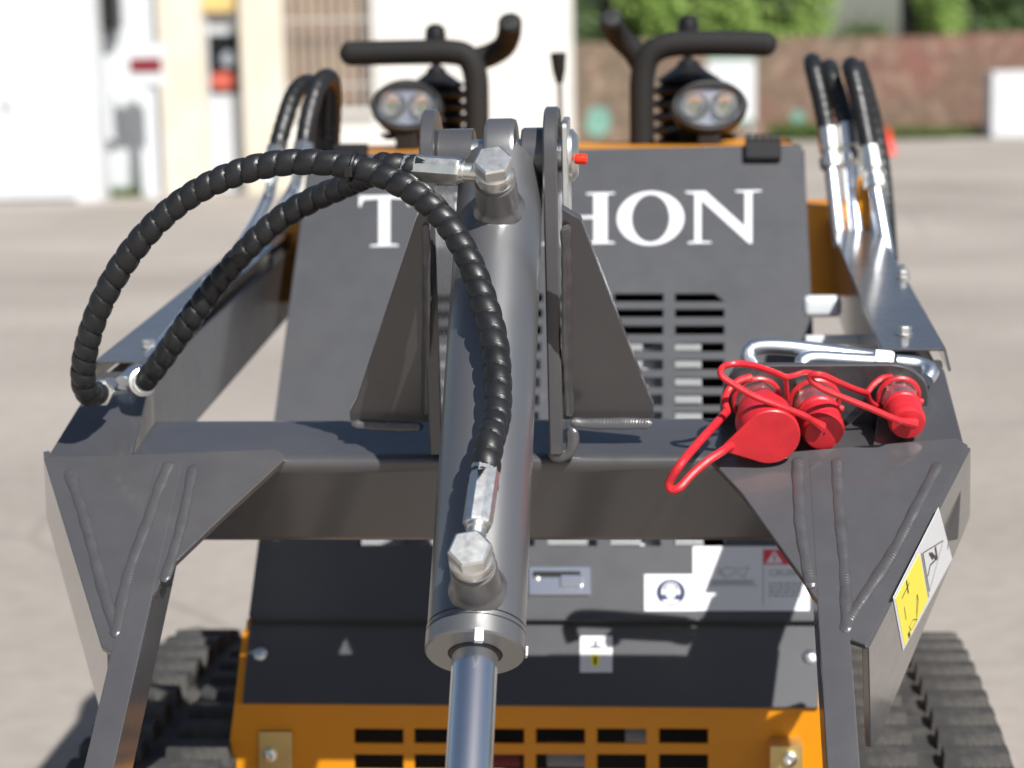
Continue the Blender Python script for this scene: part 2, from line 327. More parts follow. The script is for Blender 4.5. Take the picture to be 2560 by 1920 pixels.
# leaf clump helper
def leaves(bm, c, rad, n, sz, flat=1):
    for _ in range(n):
        while True:
            d = Vector((random.uniform(-1, 1), random.uniform(-1, 1), random.uniform(-1, 1)))
            if d.length < 1: break
        d = d.normalized()*d.length**.5
        p = Vector(c)+Vector((d.x*rad[0], d.y*rad[1], d.z*rad[2])); s = sz*random.uniform(.6, 1.4)
        a = Vector((random.gauss(0, 1), random.gauss(0, 1), random.gauss(0, 1))).normalized(); b = a.orthogonal().normalized()
        q = [p+a*s, p+b*s*.45, p-a*s, p-b*s*.45]; bm.faces.new([bm.verts.new(x) for x in q])
def leafmat(name, a, b):
    m = bpy.data.materials.new(name); m.use_nodes = True; t = m.node_tree; p = t.nodes['Principled BSDF']; p.inputs['Roughness'].default_value = .55
    g = t.nodes.new('ShaderNodeNewGeometry'); r = t.nodes.new('ShaderNodeValToRGB'); r.color_ramp.elements[0].color = (*a, 1); r.color_ramp.elements[1].color = (*b, 1)
    t.links.new(g.outputs['Random Per Island'], r.inputs[0]); t.links.new(r.outputs[0], p.inputs['Base Color'])
    tr = t.nodes.new('ShaderNodeBsdfTranslucent'); t.links.new(r.outputs[0], tr.inputs[0]); mx = t.nodes.new('ShaderNodeMixShader'); mx.inputs[0].default_value = .35
    t.links.new(p.outputs[0], mx.inputs[1]); t.links.new(tr.outputs[0], mx.inputs[2]); t.links.new(mx.outputs[0], t.nodes['Material Output'].inputs[0]); return m
M['leaf'] = leafmat('leaves_bright', (.16, .27, .05), (.38, .52, .15)); M['leafd'] = leafmat('leaves_dark', (.05, .1, .03), (.14, .21, .075)); M['grass'] = leafmat('grass', (.05, .09, .015), (.14, .2, .05))
M['bark'] = mat('bark', (.07, .05, .04), .9, 0, .3, 6, .6, 20)
bm = bmesh.new()
for _ in range(500):
    x = random.uniform(fx(262, 23.5), fx(352, 23.5)); y = random.uniform(23.0, 23.4); s = random.uniform(.06, .15); dx = random.uniform(-.03, .03)
    bm.faces.new([bm.verts.new(q) for q in ((x-.006, y, 0), (x+.006, y, 0), (x+dx, y+random.uniform(-.03, .03), s))])
tag(obj('grass', bm, 'grass'), kind='stuff', label='strip of green grass at the foot of the pale back wall')
# boundary wall on the right
YW = 38.5
def brickwall_mat():
    m = bpy.data.materials.new('weathered_brick'); m.use_nodes = True; t = m.node_tree; b = t.nodes['Principled BSDF']; b.inputs['Roughness'].default_value = .9
    tc = t.nodes.new('ShaderNodeTexCoord'); mp = t.nodes.new('ShaderNodeMapping'); mp.inputs['Rotation'].default_value = (math.radians(90), 0, 0); t.links.new(tc.outputs['Object'], mp.inputs[0])
    br = t.nodes.new('ShaderNodeTexBrick'); br.inputs['Scale'].default_value = 1; br.inputs['Brick Width'].default_value = .24; br.inputs['Row Height'].default_value = .075; br.inputs['Mortar Size'].default_value = .01
    br.inputs['Color1'].default_value = (.23, .08, .06, 1); br.inputs['Color2'].default_value = (.15, .07, .055, 1); br.inputs['Mortar'].default_value = (.15, .12, .095, 1); t.links.new(mp.outputs[0], br.inputs['Vector'])
    n = t.nodes.new('ShaderNodeTexNoise'); n.inputs['Scale'].default_value = .55; n.inputs['Detail'].default_value = 7; t.links.new(tc.outputs['Object'], n.inputs['Vector'])
    sx = t.nodes.new('ShaderNodeSeparateXYZ'); t.links.new(tc.outputs['Object'], sx.inputs[0])
    mr = t.nodes.new('ShaderNodeMapRange'); mr.inputs[1].default_value = -2.2; mr.inputs[2].default_value = 3.0; mr.inputs[3].default_value = .7; mr.inputs[4].default_value = -.45; t.links.new(sx.outputs[0], mr.inputs[0])
    ad = t.nodes.new('ShaderNodeMath'); ad.operation = 'ADD'; ad.use_clamp = True; mr2 = t.nodes.new('ShaderNodeMapRange'); mr2.inputs[1].default_value = .42; mr2.inputs[2].default_value = .58; t.links.new(n.outputs[0], mr2.inputs[0]); t.links.new(mr2.outputs[0], ad.inputs[0]); t.links.new(mr.outputs[0], ad.inputs[1])
    mx = t.nodes.new('ShaderNodeMix'); mx.data_type = 'RGBA'; t.links.new(ad.outputs[0], mx.inputs[0]); t.links.new(br.outputs[0], mx.inputs[6]); mx.inputs[7].default_value = (.145, .108, .075, 1); 
    n2 = t.nodes.new('ShaderNodeTexNoise'); n2.inputs['Scale'].default_value = 3.2; n2.inputs['Detail'].default_value = 8; n2.inputs['Roughness'].default_value = .7; t.links.new(tc.outputs['Object'], n2.inputs['Vector'])
    r2 = t.nodes.new('ShaderNodeMapRange'); r2.inputs[1].default_value = .5; r2.inputs[2].default_value = .62; r2.inputs[4].default_value = .75; t.links.new(n2.outputs[0], r2.inputs[0])
    m4 = t.nodes.new('ShaderNodeMix'); m4.data_type = 'RGBA'; t.links.new(r2.outputs[0], m4.inputs[0]); t.links.new(mx.outputs[2], m4.inputs[6]); m4.inputs[7].default_value = (.31, .22, .16, 1)
    t.links.new(m4.outputs[2], b.inputs['Base Color']); return m
wl = tag(empty('boundary_wall', (wat(2000, 300, YW).x, YW, 0)), 'long weathered red brick wall closing the yard under the trees', 'wall')
zw = 1.93; bm = bmesh.new()
xa, xb = -7.5, 9; segs = 60
for i in range(segs):
    x0_ = xa+(xb-xa)*i/segs; x1_ = xa+(xb-xa)*(i+1)/segs; add_box(bm, ((x0_+x1_)/2, .2, zw/2), (x1_-x0_-.002, .3, zw+random.uniform(-.05, .05)))
obj('masonry', bm, brickwall_mat(), wl)
M['teal'] = mat('teal_paint', (.16, .33, .27), .8, 0, .2, 3)
for (a, b, c, d) in ((1462, 1530, 262, 345), (1975, 2015, 272, 312)):
    p0, p1 = wat(a, d, YW), wat(b, c, YW); bm = bmesh.new()
    q = []
    for k in range(18):
        t_ = 2*math.pi*k/18; rr = random.uniform(.8, 1.1); q.append(Vector(((p0.x+p1.x)/2-wl.location.x+(p1.x-p0.x)/2*rr*math.cos(t_), .044, (p0.z+p1.z)/2+(p1.z-p0.z)/2*rr*math.sin(t_))))
    bm.free(); sheet('paint_patch', [q], 'teal', wl, .004, (0, -1, 0), .0005)
pb = tag(empty('white_board', (wat(1828, 300, 36).x, 36, 0)), 'white board with green edges leaning before the brown wall', 'board')
zb0, zb1 = wat(1828, 300, 36).z, wat(1828, 152, 36).z
box('panel', (0, 0, (zb0+zb1)/2), (.86, .04, zb1-zb0), 'whitemetal', pb, None, .004)
for z in (zb0-.05, zb1+.02): box('edge_strip', (0, 0, z), (.86, .05, .06), 'teal', pb, None, .004)
for s in (-.35, .35): box('leg', (s, .05, (zb0-.08)/2), (.05, .05, zb0-.08), 'doorgrey', pb)
wc = tag(empty('white_cabinet', (wat(2540, 300, 37).x+.35, 37.3, 0)), 'white grey sheet metal cabinet at the right end of the brick wall', 'cabinet')
box('body', (0, 0, .62), (1.6, .7, 1.2), 'whitemetal', wc, None, .01); box('plinth', (0, 0, .02), (1.5, .6, .04), 'boxgrey', wc)
for k in range(4): box('panel_rib', (-.58+.3*k, -.355, .62), (.02, .012, 1.1), 'whitemetal', wc)
rc = tag(empty('red_cone', (wat(2216, 392, 31).x, 31, 0)), 'small red traffic cone standing at the far edge of the yard', 'cone')
bm = bmesh.new(); add_box(bm, (0, 0, .015), (.3, .3, .03)); obj('base', bm, 'redhard', rc); lathe('cone', [(.125, .03), (.03, .38), (0, .385)], (0, 0, 0), (0, 0, 1), 'redhard', rc, 20)
bm = bmesh.new()
for _ in range(900):
    x = random.uniform(wat(2215, 340, 37.6).x, wat(2440, 340, 37.6).x); y = random.uniform(37.3, 38.4); leaves(bm, (x, y, random.uniform(.02, .16)), (.08, .08, .07), 2, .06)
for _ in range(500):
    x = random.uniform(wat(1940, 340, 37.6).x, wat(2060, 340, 37.6).x); leaves(bm, (x, random.uniform(37.6, 38.4), random.uniform(.02, .3)), (.1, .08, .07), 2, .06)
tag(obj('weeds', bm, 'grass'), kind='stuff', label='low green weeds along the foot of the brick wall')
def tree(px, y, h, rad, n, m, label, zc, leaf=.11):
    x = wat(px, 60, y).x; r = tag(empty('tree', (x, y, 0)), label, 'tree', 'trees beyond the brick wall')
    bm = bmesh.new(); add_sweep(bm, [(0, 0, 0), (.06, .02, h*.3), (-.03, .03, h*.6), (.02, 0, h*.85)], lambda i, k: (.16, .12, .08, .04)[i]*rad[0]/1.6, 10)
    for k in range(7):
        a = k*2.4; z = h*(.3+.07*k); add_sweep(bm, [(0, 0, z), (math.cos(a)*rad[0]*.35, math.sin(a)*rad[1]*.35, z+.3), (math.cos(a)*rad[0]*.7, math.sin(a)*rad[1]*.7, z+.75)], lambda i, kk: (.055, .035, .012)[i], 6)
    obj('trunk', bm, 'bark', r); bm = bmesh.new()
    for _ in range(n):
        d = Vector((random.uniform(-1, 1), random.uniform(-1, 1), random.uniform(-1, 1)))
        if d.length > 1: d.normalize()
        c = (d.x*rad[0], d.y*rad[1], zc+d.z*rad[2]); leaves(bm, c, (.34, .34, .4), 45, leaf)
    obj('crown', bm, m, r)
tree(1545, 43, 4.6, (1.0, 1.0, 1.6), 80, 'leafd', 'dark green tree nearest the white building', 2.9)
tree(1725, 42, 4.8, (1.25, 1.0, 1.6), 120, 'leaf', 'bright green tree directly behind the right control handle', 2.95)
tree(1930, 42.5, 5.0, (1.15, 1.0, 1.7), 120, 'leaf', 'bright green willowy tree left of the open sky gap', 2.95)
tree(2345, 46, 4.6, (.36, .5, 1.5), 45, 'leaf', 'slim green tree just right of the dark chimney', 2.7)
tree(2500, 50, 4.4, (1.05, 1.0, 1.3), 90, 'leafd', 'dark green tree at the right edge of the picture', 2.55)
tree(2165, 52, 3.0, (.55, .5, .5), 28, 'leafd', 'low grey green bush showing over the wall in the sky gap', 1.75)
ch = tag(empty('chimney', (wat(2283, 60, 47).x, 47, 0)), 'dark square chimney stack rising behind the brick wall', 'chimney')
M['soot'] = mat('dark_chimney', (.03, .025, .03), .8, 0, .3, 3)
box('stack', (0, 0, 1.7), (.5, .5, 3.4), 'soot', ch, None, .02); box('cap', (0, 0, 3.44), (.62, .62, .08), 'boxgrey', ch, None, .01)

# ================================================================== THE LOADER
L = tag(empty('track_loader', (X0, Y0, 0), -PSI), 'grey and orange tracked loader with white lettering and three red coupler caps', 'track loader')
AL = math.radians(38)
nF = Vector((0, -math.sin(AL), math.cos(AL))); eB = Vector((0, math.cos(AL), math.sin(AL))); nT = -eB      # plate normal, up-back along plates, tube front normal
pF = at_v(1265, 1150, .03)
def F(px, py): return on(px, py, pF, nF)
# ---- crossbar: rounded rectangular tube
top = at_v(1265, 1047, .085); W_t = (top-pF).dot(eB); W_t = max(.05, min(.09, W_t))
def solve(dirn, ytarget):
    lo, hi = 0, .25
    def py(p):
        x, y, z = p.x, p.y, p.z; c, s = math.cos(PSI), math.sin(PSI); wv = Vector((x*c+y*s+X0, -x*s+y*c+Y0, z-CAM_H)); return 960-FP*wv.dot(CU)/wv.dot(CF)
    for _ in range(40):
        mid = (lo+hi)/2
        if (py(pF+dirn*mid)-ytarget)*(py(pF+dirn*hi)-ytarget) <= 0: lo = mid
        else: hi = mid
    return (lo+hi)/2
eTop = Vector((0, math.cos(math.radians(12)), math.sin(math.radians(12)))); W_t = solve(eTop, 1040); H_t = solve(-nF, 1356)
def bar_section():
    c = pF; pts = [c, c+eTop*W_t, c+eTop*W_t*.9-nF*H_t*.95, c-nF*H_t]
    return rounded([Vector((0, p.y, p.z)) for p in pts], [.02, .016, .006, .01], 6)
sec = bar_section(); bm = bmesh.new(); u0, u1 = -.398, .385
R0 = [bm.verts.new((u0, p.y, p.z)) for p in sec]; R1 = [bm.verts.new((u1, p.y, p.z)) for p in sec]
for i in range(len(sec)): bm.faces.new((R0[i], R0[(i+1) % len(sec)], R1[(i+1) % len(sec)], R1[i]))
bm.faces.new(R0[::-1]); bm.faces.new(R1); bmesh.ops.recalc_face_normals(bm, faces=bm.faces)
crossbar = obj('crossbar', bm, 'grey', L)
# ---- corner plates, tapered box sides, drop legs
def side(sgn):
    if sgn < 0:
        outl = [(110, 1148), (300, 1143), (690, 1128), (712, 1140), (708, 1158), (575, 1281), (412, 1437), (395, 1478), (286, 1640), (255, 1622)]
        A, B = F(110, 1148), F(255, 1622); au, A2 = (-.478, -.418), Vector((-.478, .205, .932))
        lf = [(440, 1150), (497, 1160), (400, 1463), (276, 1918), (206, 1920), (286, 1638)]
        w1 = [(428, 1160), (395, 1240), (372, 1310), (330, 1420), (310, 1500), (289, 1600)]; w2 = [(486, 1168), (468, 1260), (450, 1340), (425, 1420), (411, 1462)]; w3 = [(172, 1180), (210, 1290), (245, 1420), (280, 1545), (295, 1580)]
    else:
        outl = [(1773, 1152), (2390, 1100), (2419, 1118), (2338, 1280), (2163, 1618), (2125, 1605), (2030, 1492), (2012, 1459), (1855, 1240)]
        A, B = F(2419, 1118), F(2163, 1618); au, A2 = (.406, .466), Vector((.468, .205, .938))
        lf = [(1990, 1140), (2075, 1140), (2122, 1630), (2155, 1918), (2077, 1918), (2034, 1498)]
        w1 = [(1995, 1150), (1996, 1230), (2003, 1330), (2014, 1400), (2030, 1478)]; w2 = [(2092, 1152), (2096, 1260), (2105, 1360), (2112, 1450), (2118, 1590)]; w3 = [(2348, 1162), (2290, 1275), (2230, 1390), (2165, 1490), (2118, 1560), (2112, 1590)]
    pl = sheet('corner_plate', [[F(*p) for p in outl]], 'grey', L, .008, nF, .001, .004)
    # drop leg: flat bar standing on its edge, front edge in the plate plane, runs down out of the picture
    ul, ur = F(*lf[5]).x, F(*lf[2]).x
    a, b = min(ul, ur), max(ul, ur)
    if sgn < 0: a, b = -.367, -.3385
    else: a, b = .3125, .3415
    bm = bmesh.new(); q = []
    for dn in (.052, -.0065):
        pass
    s0, s1 = pF + nF*.0046 + eB*-.005, pF + nF*.0046 - eB*.75
    P0, P1 = Vector((0, s0.y, s0.z)), Vector((0, s1.y, s1.z)); dpt = -nF*.055
    X = Vector((1, 0, 0)); add_hex8(bm, [P0+X*a, P0+X*b, P0+X*b+dpt, P0+X*a+dpt, P1+X*a, P1+X*b, P1+X*b+dpt, P1+X*a+dpt]); bev(bm, .0016, 2)
    obj('drop_leg', bm, 'grey', L)
    lift = nF*.0042
    for nm, ws, wd in (('weld_bead', w1, .0125), ('weld_bead', w2, .0115), ('weld_bead', w3, .0115)):
        weld(nm, spline([F(*p)+lift for p in ws], 6), wd*1.05, pl, nF)
    # outer side plate hanging behind the plate edge (tapers inwards to the front)
    D = -nF
    Ae, Be = A, B+(A-B)*0.0
    back = Vector((A2.x, A2.y, A2.z))
    out = [A, Be, Be+D*.15, A+D*.13+eB*.05, Vector((A2.x, A2.y, A2.z-.125)), back]
    nS = (Be-A).cross(D).normalized()*(-1 if (Be-A).cross(D).x*sgn < 0 else 1)
    Ar, Br = F(2419, 1118), F(2163, 1618); nR = (Br-Ar).cross(D).normalized(); nR = nR if nR.x > 0 else -nR
    fr = [on(*p, Ar, nR) for p in ((2419, 1118), (2163, 1618), (2169, 1866), (2184, 1852), (2388, 1362), (2418, 1290))]
    if sgn < 0:
        fr = [Vector((-.016-p.x, p.y, p.z)) for p in fr]; fr = [p-Vector((.16*max(0, (p-fr[0]).dot(D)), 0, 0)) for p in fr]
        nR = (fr[1]-fr[0]).cross(fr[3]-fr[0]).normalized(); nR = nR if nR.x < 0 else -nR
    sp_ = sheet('side_plate', [rounded(fr, [0, .002, .002, .004, .03, .01])], 'grey', L, .007, nR, .0009, .0035)
    # rear part of the box: outer wall, top, inner wall from corner to arm
    bm = bmesh.new(); inn = A2.x - sgn*.062
    lo = .108
    t0, t1, t2, t3 = A+nF*.003+eB*.001, A2, Vector((inn, A2.y, A2.z)), pF+Vector((sgn*.385-.01-pF.x, 0, 0))-eB*.004+nF*.002
    t0 = Vector((A.x-sgn*.003, A.y+.002, A.z+.003)); dn = Vector((0, .03, -lo))
    add_hex8(bm, [t0+dn, t1+Vector((0, 0, -lo)), t2+Vector((0, 0, -lo)), t3+dn, t0, t1, t2, t3]); bev(bm, .003, 2)
    obj('corner_box', bm, 'grey', L)
    # loader arm
    ar = empty('loader_arm', (0, 0, 0), 0, L)
    z0, z1 = A2.z-.004, A2.z+.078; v0, v1 = .2, 1.12; a, b = sorted((A2.x-sgn*.006, A2.x-sgn*.06)); bm = bmesh.new()
    add_hex8(bm, [Vector(p) for p in ((a, v0, z0-.112), (b, v0, z0-.112), (b, v1, z1-.10), (a, v1, z1-.10), (a, v0, z0), (b, v0, z0), (b, v1, z1), (a, v1, z1))]); bev(bm, .004, 2)
    obj('arm_beam', bm, 'grey', ar)
    # folded cover sheet on the arm
    if sgn > 0: cl = [(2213, 890), (2361, 897), (2178, 556), (2076, 549)]
    zc0, zc1 = A2.z+.012, A2.z+.094
    a, b = (A2.x-.065, A2.x+.003) if sgn > 0 else (A2.x-.003, A2.x+.052)
    va, vb = .2, 1.1
    nC = Vector((0, -(zc1-zc0), vb-va)).normalized()
    pc = sheet('cover_plate', [[Vector((a, va, zc0)), Vector((b, va, zc0)), Vector((b, vb, zc1)), Vector((a, vb, zc1))]], 'grey', ar, .003, nC, .0006)
    lipx = b if sgn > 0 else a
    e = Vector((sgn*.006, 0, -.024)); bm = bmesh.new()
    p0, p1 = Vector((lipx, va-.004, zc0)), Vector((lipx, vb, zc1)); th = Vector((-sgn*.003, 0, -.001))
    add_hex8(bm, [p0+e, p1+e, p1+e+th, p0+e+th, p0, p1, p1+th, p0+th]); obj('cover_lip', bm, 'grey', pc)
    for (px, py) in (((2262, 826), (2258, 684)) if sgn > 0 else ((372, 858), (520, 700))):
        p = on(px, py+12, Vector((0, va, zc0)), nC)
        hexbolt('bolt', p, nC, .013, .008, 'zinc', pc)
    return pl
plL = side(-1); plR = side(1)
# ---- cylinder lugs standing on the crossbar, gussets, bosses and pin
bL = math.radians(8); nL = Vector((0, -math.cos(bL), -math.sin(bL))); eL = Vector((0, -math.sin(bL), math.cos(bL)))
vL = .045
pin = at_v(1240, 392, .052)
for sgn in (-1, 1):
    if sgn > 0: ua, ub = at_v(1371, 800, vL).x, at_v(1406, 800, vL).x
    else: ua, ub = at_v(1072, 800, vL).x, at_v(1106, 800, vL).x
    f0 = at_v(1390, 1135, .022); f1 = at_v(1390, 470, .0); uo = ub if sgn > 0 else ua
    R = .05; prof = [Vector((0, f0.y, f0.z)), Vector((0, f0.y-.004, f0.z+.03))]
    prof += [Vector((0, pin.y-R, pin.z-.02))]
    for k in range(13):
        t = math.pi - math.pi*k/12; prof.append(Vector((0, pin.y+R*math.cos(t), pin.z+R*math.sin(t))))
    prof += [Vector((0, .255, f0.z+.2)), Vector((0, .255, f0.z+.03)), Vector((0, .07, f0.z-.0))]  # rear edge carried far back, unseen, to stop sun passing between the lugs
    lug = sheet('lug_plate', [[p+Vector((ub if sgn > 0 else ua, 0, 0)) for p in prof]], 'grey', L, ub-ua, (sgn, 0, 0), .0018)
    # gusset (leans slightly forward), welded to the lug and to the crossbar
    nG = Vector((0, -math.cos(math.radians(30)), -math.sin(math.radians(30)))); g = (lambda px, py: on(px, py, at_v(1420, 1040, .06), nG))
    if sgn > 0: go = [(1404, 520), (1436, 540), (1452, 548), (1620, 985), (1634, 1015), (1634, 1046), (1404, 1050)]
    else: go = [(1074, 505), (1052, 520), (1040, 548), (893, 995), (874, 1030), (876, 1052), (1074, 1056)]
    gu = sheet('gusset', [[g(*p) for p in go]], 'grey', L, .008, nG, .0009)
    if sgn > 0:
        weld('weld_bead', spline([g(*p)+nL*.003 for p in ((1415, 560), (1418, 700), (1419, 850), (1422, 1000), (1425, 1040))], 6), .0125, gu, (nL+Vector((.6, 0, 0))).normalized())
        weld('weld_bead', spline([g(*p)+nL*.004 for p in ((1425, 1052), (1480, 1056), (1560, 1055), (1632, 1056))], 6), .0125, gu, (nL+eL*.6).normalized())
        weld('weld_bead', spline([at_v(x, y, .028) for x, y in ((1428, 1070), (1432, 1100), (1425, 1130), (1400, 1142), (1372, 1130))], 6), .013, lug, nL)
    else:
        weld('weld_bead', spline([g(*p)+nL*.004 for p in ((880, 1056), (960, 1062), (1060, 1064))], 6), .011, gu, (nL+eL*.6).normalized())
        weld('weld_bead', spline([g(*p)+nL*.003 for p in ((1066, 560), (1066, 800), (1062, 1040))], 6), .01, gu, (nL-Vector((.6, 0, 0))).normalized())
    # boss welded to the inner side of the lug
    ui = ua if sgn > 0 else ub
    if sgn > 0: bu0, bu1 = at_v(1306, 400, .05).x, ua
    else: bu0, bu1 = ub, at_v(1188, 400, .05).x
    lathe('pivot_boss', [(.0, 0), (.0275, 0), (.0292, .002), (.0292, bu1-bu0-.001), (.0, bu1-bu0)], (bu0, pin.y, pin.z), (1, 0, 0), 'grey', L, 36)
lathe('pivot_pin', [(.0, 0), (.0165, 0), (.018, .002), (.018, .139), (.0165, .141), (0, .141)], (at_v(1068, 400, .05).x, pin.y, pin.z), (1, 0, 0), 'zinc', L, 28)
# retaining flag with bolt and red grease cap on the right end of the pin
ur = at_v(1408, 400, .05).x
fl = [Vector((ur, pin.y+a, pin.z+b)) for a, b in ((-.03, .035), (.02, .04), (.028, .0), (.02, -.06), (.012, -.1), (-.03, -.1), (-.034, -.06))]
flag = sheet('pin_flag', [rounded(fl, .008)], 'zinc', L, .006, (1, 0, 0), .001, .0065)
lathe('pin_head', [(0, 0), (.027, 0), (.027, .004), (.02, .009), (.0, .01)], (ur+.006, pin.y, pin.z), (1, 0, 0), 'zinc', flag, 28)
lathe('grease_cap', [(0, 0), (.0042, 0), (.0055, .003), (.0055, .011), (.004, .013), (0, .013)], at_v(1436, 398, pin.y-.028), (1, 0, 0), 'redhard', flag, 16)
hexbolt('bolt', (ur+.006, pin.y-.016, pin.z-.083), (1, 0, 0), .016, .009, 'zinc', flag)

# ---- hydraulic cylinder
ct = at_v(1238, 717, -.05); cb = at_v(1192, 1560, -.3); cax = (cb-ct).normalized(); cn = Vector((0, cax.z, -cax.y)).normalized()
if cn.y > 0: cn = -cn
CRD = .0435
cyl = empty('hydraulic_cylinder', (0, 0, 0), 0, L)
axis0 = ct + cn*-CRD                                                # the traced points lie on the visible front
axis0 = ct
def cpt(px, py, h=0):
    """point of the cylinder's mid plane under a photo point, raised h along the port direction"""
    return on(px, py, axis0+cn*h, cn)
s_top = (cpt(1240, 415)-axis0).dot(cax); s_bot = (cpt(1192, 1572)-axis0).dot(cax)
A0 = Vector((axis0.x, axis0.y, axis0.z)); mid = lambda s: A0+cax*s
lathe('barrel', [(0, 0), (CRD-.006, 0), (CRD, .006), (CRD, s_bot-s_top)], mid(s_top), cax, 'tubepaint', cyl, 72)
gl = lathe('gland', [(CRD-.002, 0), (CRD-.002, .002), (CRD+.0006, .0022), (CRD+.0006, .0062), (CRD-.0008, .0066), (CRD-.0008, .0076), (CRD+.0008, .008), (CRD+.0008, .0225), (CRD-.0008, .0245), (.024, .0246), (.0235, .0225), (.0, .0225)], mid(s_bot), cax, 'tubepaint', cyl, 72, ang=25)
nq = cpt(1212, 1578, CRD); nq = mid((nq-A0).dot(cax)+.004); nv = (cn*.985+Vector((.17, 0, 0))).normalized()
box('gland_notch', nq+nv*(CRD+.0008), (.0075, .006, .012), 'zinc', gl, (cax.cross(nv), nv, cax), .0004)
nv2 = (cn*-.2+Vector((.98, 0, 0))).normalized(); box('gland_notch', mid(s_bot+.018)+nv2*(CRD+.0004), (.006, .004, .009), 'white', gl, (cax.cross(nv2), nv2, cax), .0004)
lathe('wiper_seal', [(0, 0), (.0238, 0), (.0238, .0015), (.0225, .003), (0, .003)], mid(s_bot+.0226), cax, 'black', gl, 40)
m_ = M['chrome']; t_ = m_.node_tree; b_ = t_.nodes['Principled BSDF']; b_.inputs['Roughness'].default_value = .2; b_.inputs['Anisotropic'].default_value = .88
tn = t_.nodes.new('ShaderNodeTangent'); tn.direction_type = 'RADIAL'; tn.axis = 'Z'; t_.links.new(tn.outputs[0], b_.inputs['Tangent'])
rod = lathe('piston_rod', [(0, 0), (.0202, 0), (.0202, .5), (0, .5)], (0, 0, 0), (0, 0, 1), 'chrome', cyl, 64)
f1_, f2_, f3_ = frame(cax); rod.matrix_local = Matrix.Translation(mid(s_bot+.02)) @ Matrix((f1_, f2_, f3_)).transposed().to_4x4()
# eye on the top end
ec = Vector((axis0.x, pin.y, pin.z)); 
eye_w = .0158
bm = bmesh.new(); add_lathe(bm, [(0, -eye_w), (.034, -eye_w), (.0375, -eye_w+.001), (.039, -eye_w+.005), (.039, eye_w-.005), (.0375, eye_w-.001), (.034, eye_w), (0, eye_w)], ec, (1, 0, 0), 48)
obj('rod_eye', bm, 'tubepaint', cyl, 40)
bm = bmesh.new(); add_sweep(bm, [ec, ec.lerp(mid(s_top), .5), mid(s_top+.004)], lambda i, k: (.0155, .02, .03)[i], 32); obj('eye_neck', bm, 'tubepaint', cyl)
# ports: bung, banjo, hex bolt, ferrule
def port(px, py, py_head):
    base = cpt(px, py, CRD); sdist = (base-A0).dot(cax); b = mid(sdist); b = Vector((base.x, b.y, b.z)); ax = cn
    pb_ = lathe('port_bung', [(.0, .0), (.026, CRD-.004), (.0235, CRD+.003), (.0212, CRD+.007), (.0204, CRD+.034), (.0194, CRD+.0355), (0, CRD+.0355)], b, ax, 'tubepaint', cyl, 40)
    lathe('copper_washer', [(0, 0), (.0165, 0), (.0165, .0018), (0, .0018)], b+ax*(CRD+.0356), ax, 'zinc', pb_, 32)
    bj = lathe('banjo_ring', [(0, 0), (.0150, 0), (.0185, .003), (.0198, .009), (.0185, .015), (.0155, .018), (0, .018)], b+ax*(CRD+.0376), ax, 'zinc', cyl, 40, ang=25)
    R = .0192
    bm = bmesh.new(); add_lathe(bm, [(R, 0), (R, .0105), (R*.985, .0118), (R*.87, .0135), (0, .0138)], b+ax*(CRD+.0558), ax, 6, rot=math.radians(12)); bmesh.ops.recalc_face_normals(bm, faces=bm.faces)
    bt = obj('banjo_bolt', bm, 'zinc', bj, 25)
    return b+ax*(CRD+.047), bj
def ferrule(c, d, parent, L0=.018, L1=.03, L2=.068):
    """neck, crimped hex-like ferrule leaving a banjo; returns hose start"""
    d = d.normalized(); lathe('fitting_neck', [(0, 0), (.0088, .012), (.0088, L1), (.0105, L1), (.0105, L1+.004), (0, L1+.004)], c, d, 'zinc', parent, 24)
    prof = [(0, 0), (.0122, 0), (.0132, .003), (.0132, L2-.012), (.0128, L2), (0, L2)]
    bm = bmesh.new(); add_lathe(bm, prof, c+d*(L1+.004), d, 10); bmesh.ops.recalc_face_normals(bm, faces=bm.faces); obj('ferrule', bm, 'zinc', parent, 20)
    return c+d*(L1+.004+L2)
cB, bjB = port(1193, 1466, 1360)
dB = (on(1210, 1200, cB, cn)-cB); eB_ = ferrule(cB, dB, bjB, L2=.062)
cT, bjT = port(1246, 512, 395)
dT = (on(1090, 424, cT, cn)-cT); eT = ferrule(cT, dT, bjT, L2=.056)
# ---- spiral wrapped hoses
def hose(name, pts, parent, r0=.0103, amp=.0029, pitch=.0187, seg=22, step=.0013, m='rubber'):
    P, st = resample(spline(pts, 14), step); ph = random.random()
    def r(i, k):
        s = i*st; x = (s/pitch+.22*math.sin(s*23+ph*7)+k+ph) % 1.0
        b = (4*x*(1-x))**.5
        lip = .00045 if .05 < x < .16 else 0
        return r0 + amp*b*(1+.12*math.sin(s*37+ph*9)) + lip
    bm = bmesh.new(); add_sweep(bm, P, r, seg); return obj(name, bm, m, parent, 42)
def zz(e, k): return e
vB = eB_.y; vT = eT.y
dBn = dB.normalized()
hA = [eB_-dBn*.012, eB_+dBn*.02, at_v(1243, 1040, vB+.055), at_v(1245, 950, vB+.087), at_v(1236, 855, vB+.118), at_v(1212, 760, vB+.146), at_v(1175, 655, vB+.17), at_v(1120, 560, vB+.19), at_v(1050, 490, -.09), at_v(960, 440, -.075), at_v(880, 418, -.07), at_v(800, 406, -.065), at_v(700, 408, -.06),
      at_v(600, 430, -.055), at_v(500, 474, -.05), at_v(415, 535, -.045), at_v(340, 615, -.04), at_v(280, 705, -.03), at_v(238, 795, -.02), at_v(214, 880, -.005), at_v(208, 945, .01), at_v(220, 982, .03), at_v(245, 984, .06)]
hoseA = hose('hydraulic_hose', hA, L)
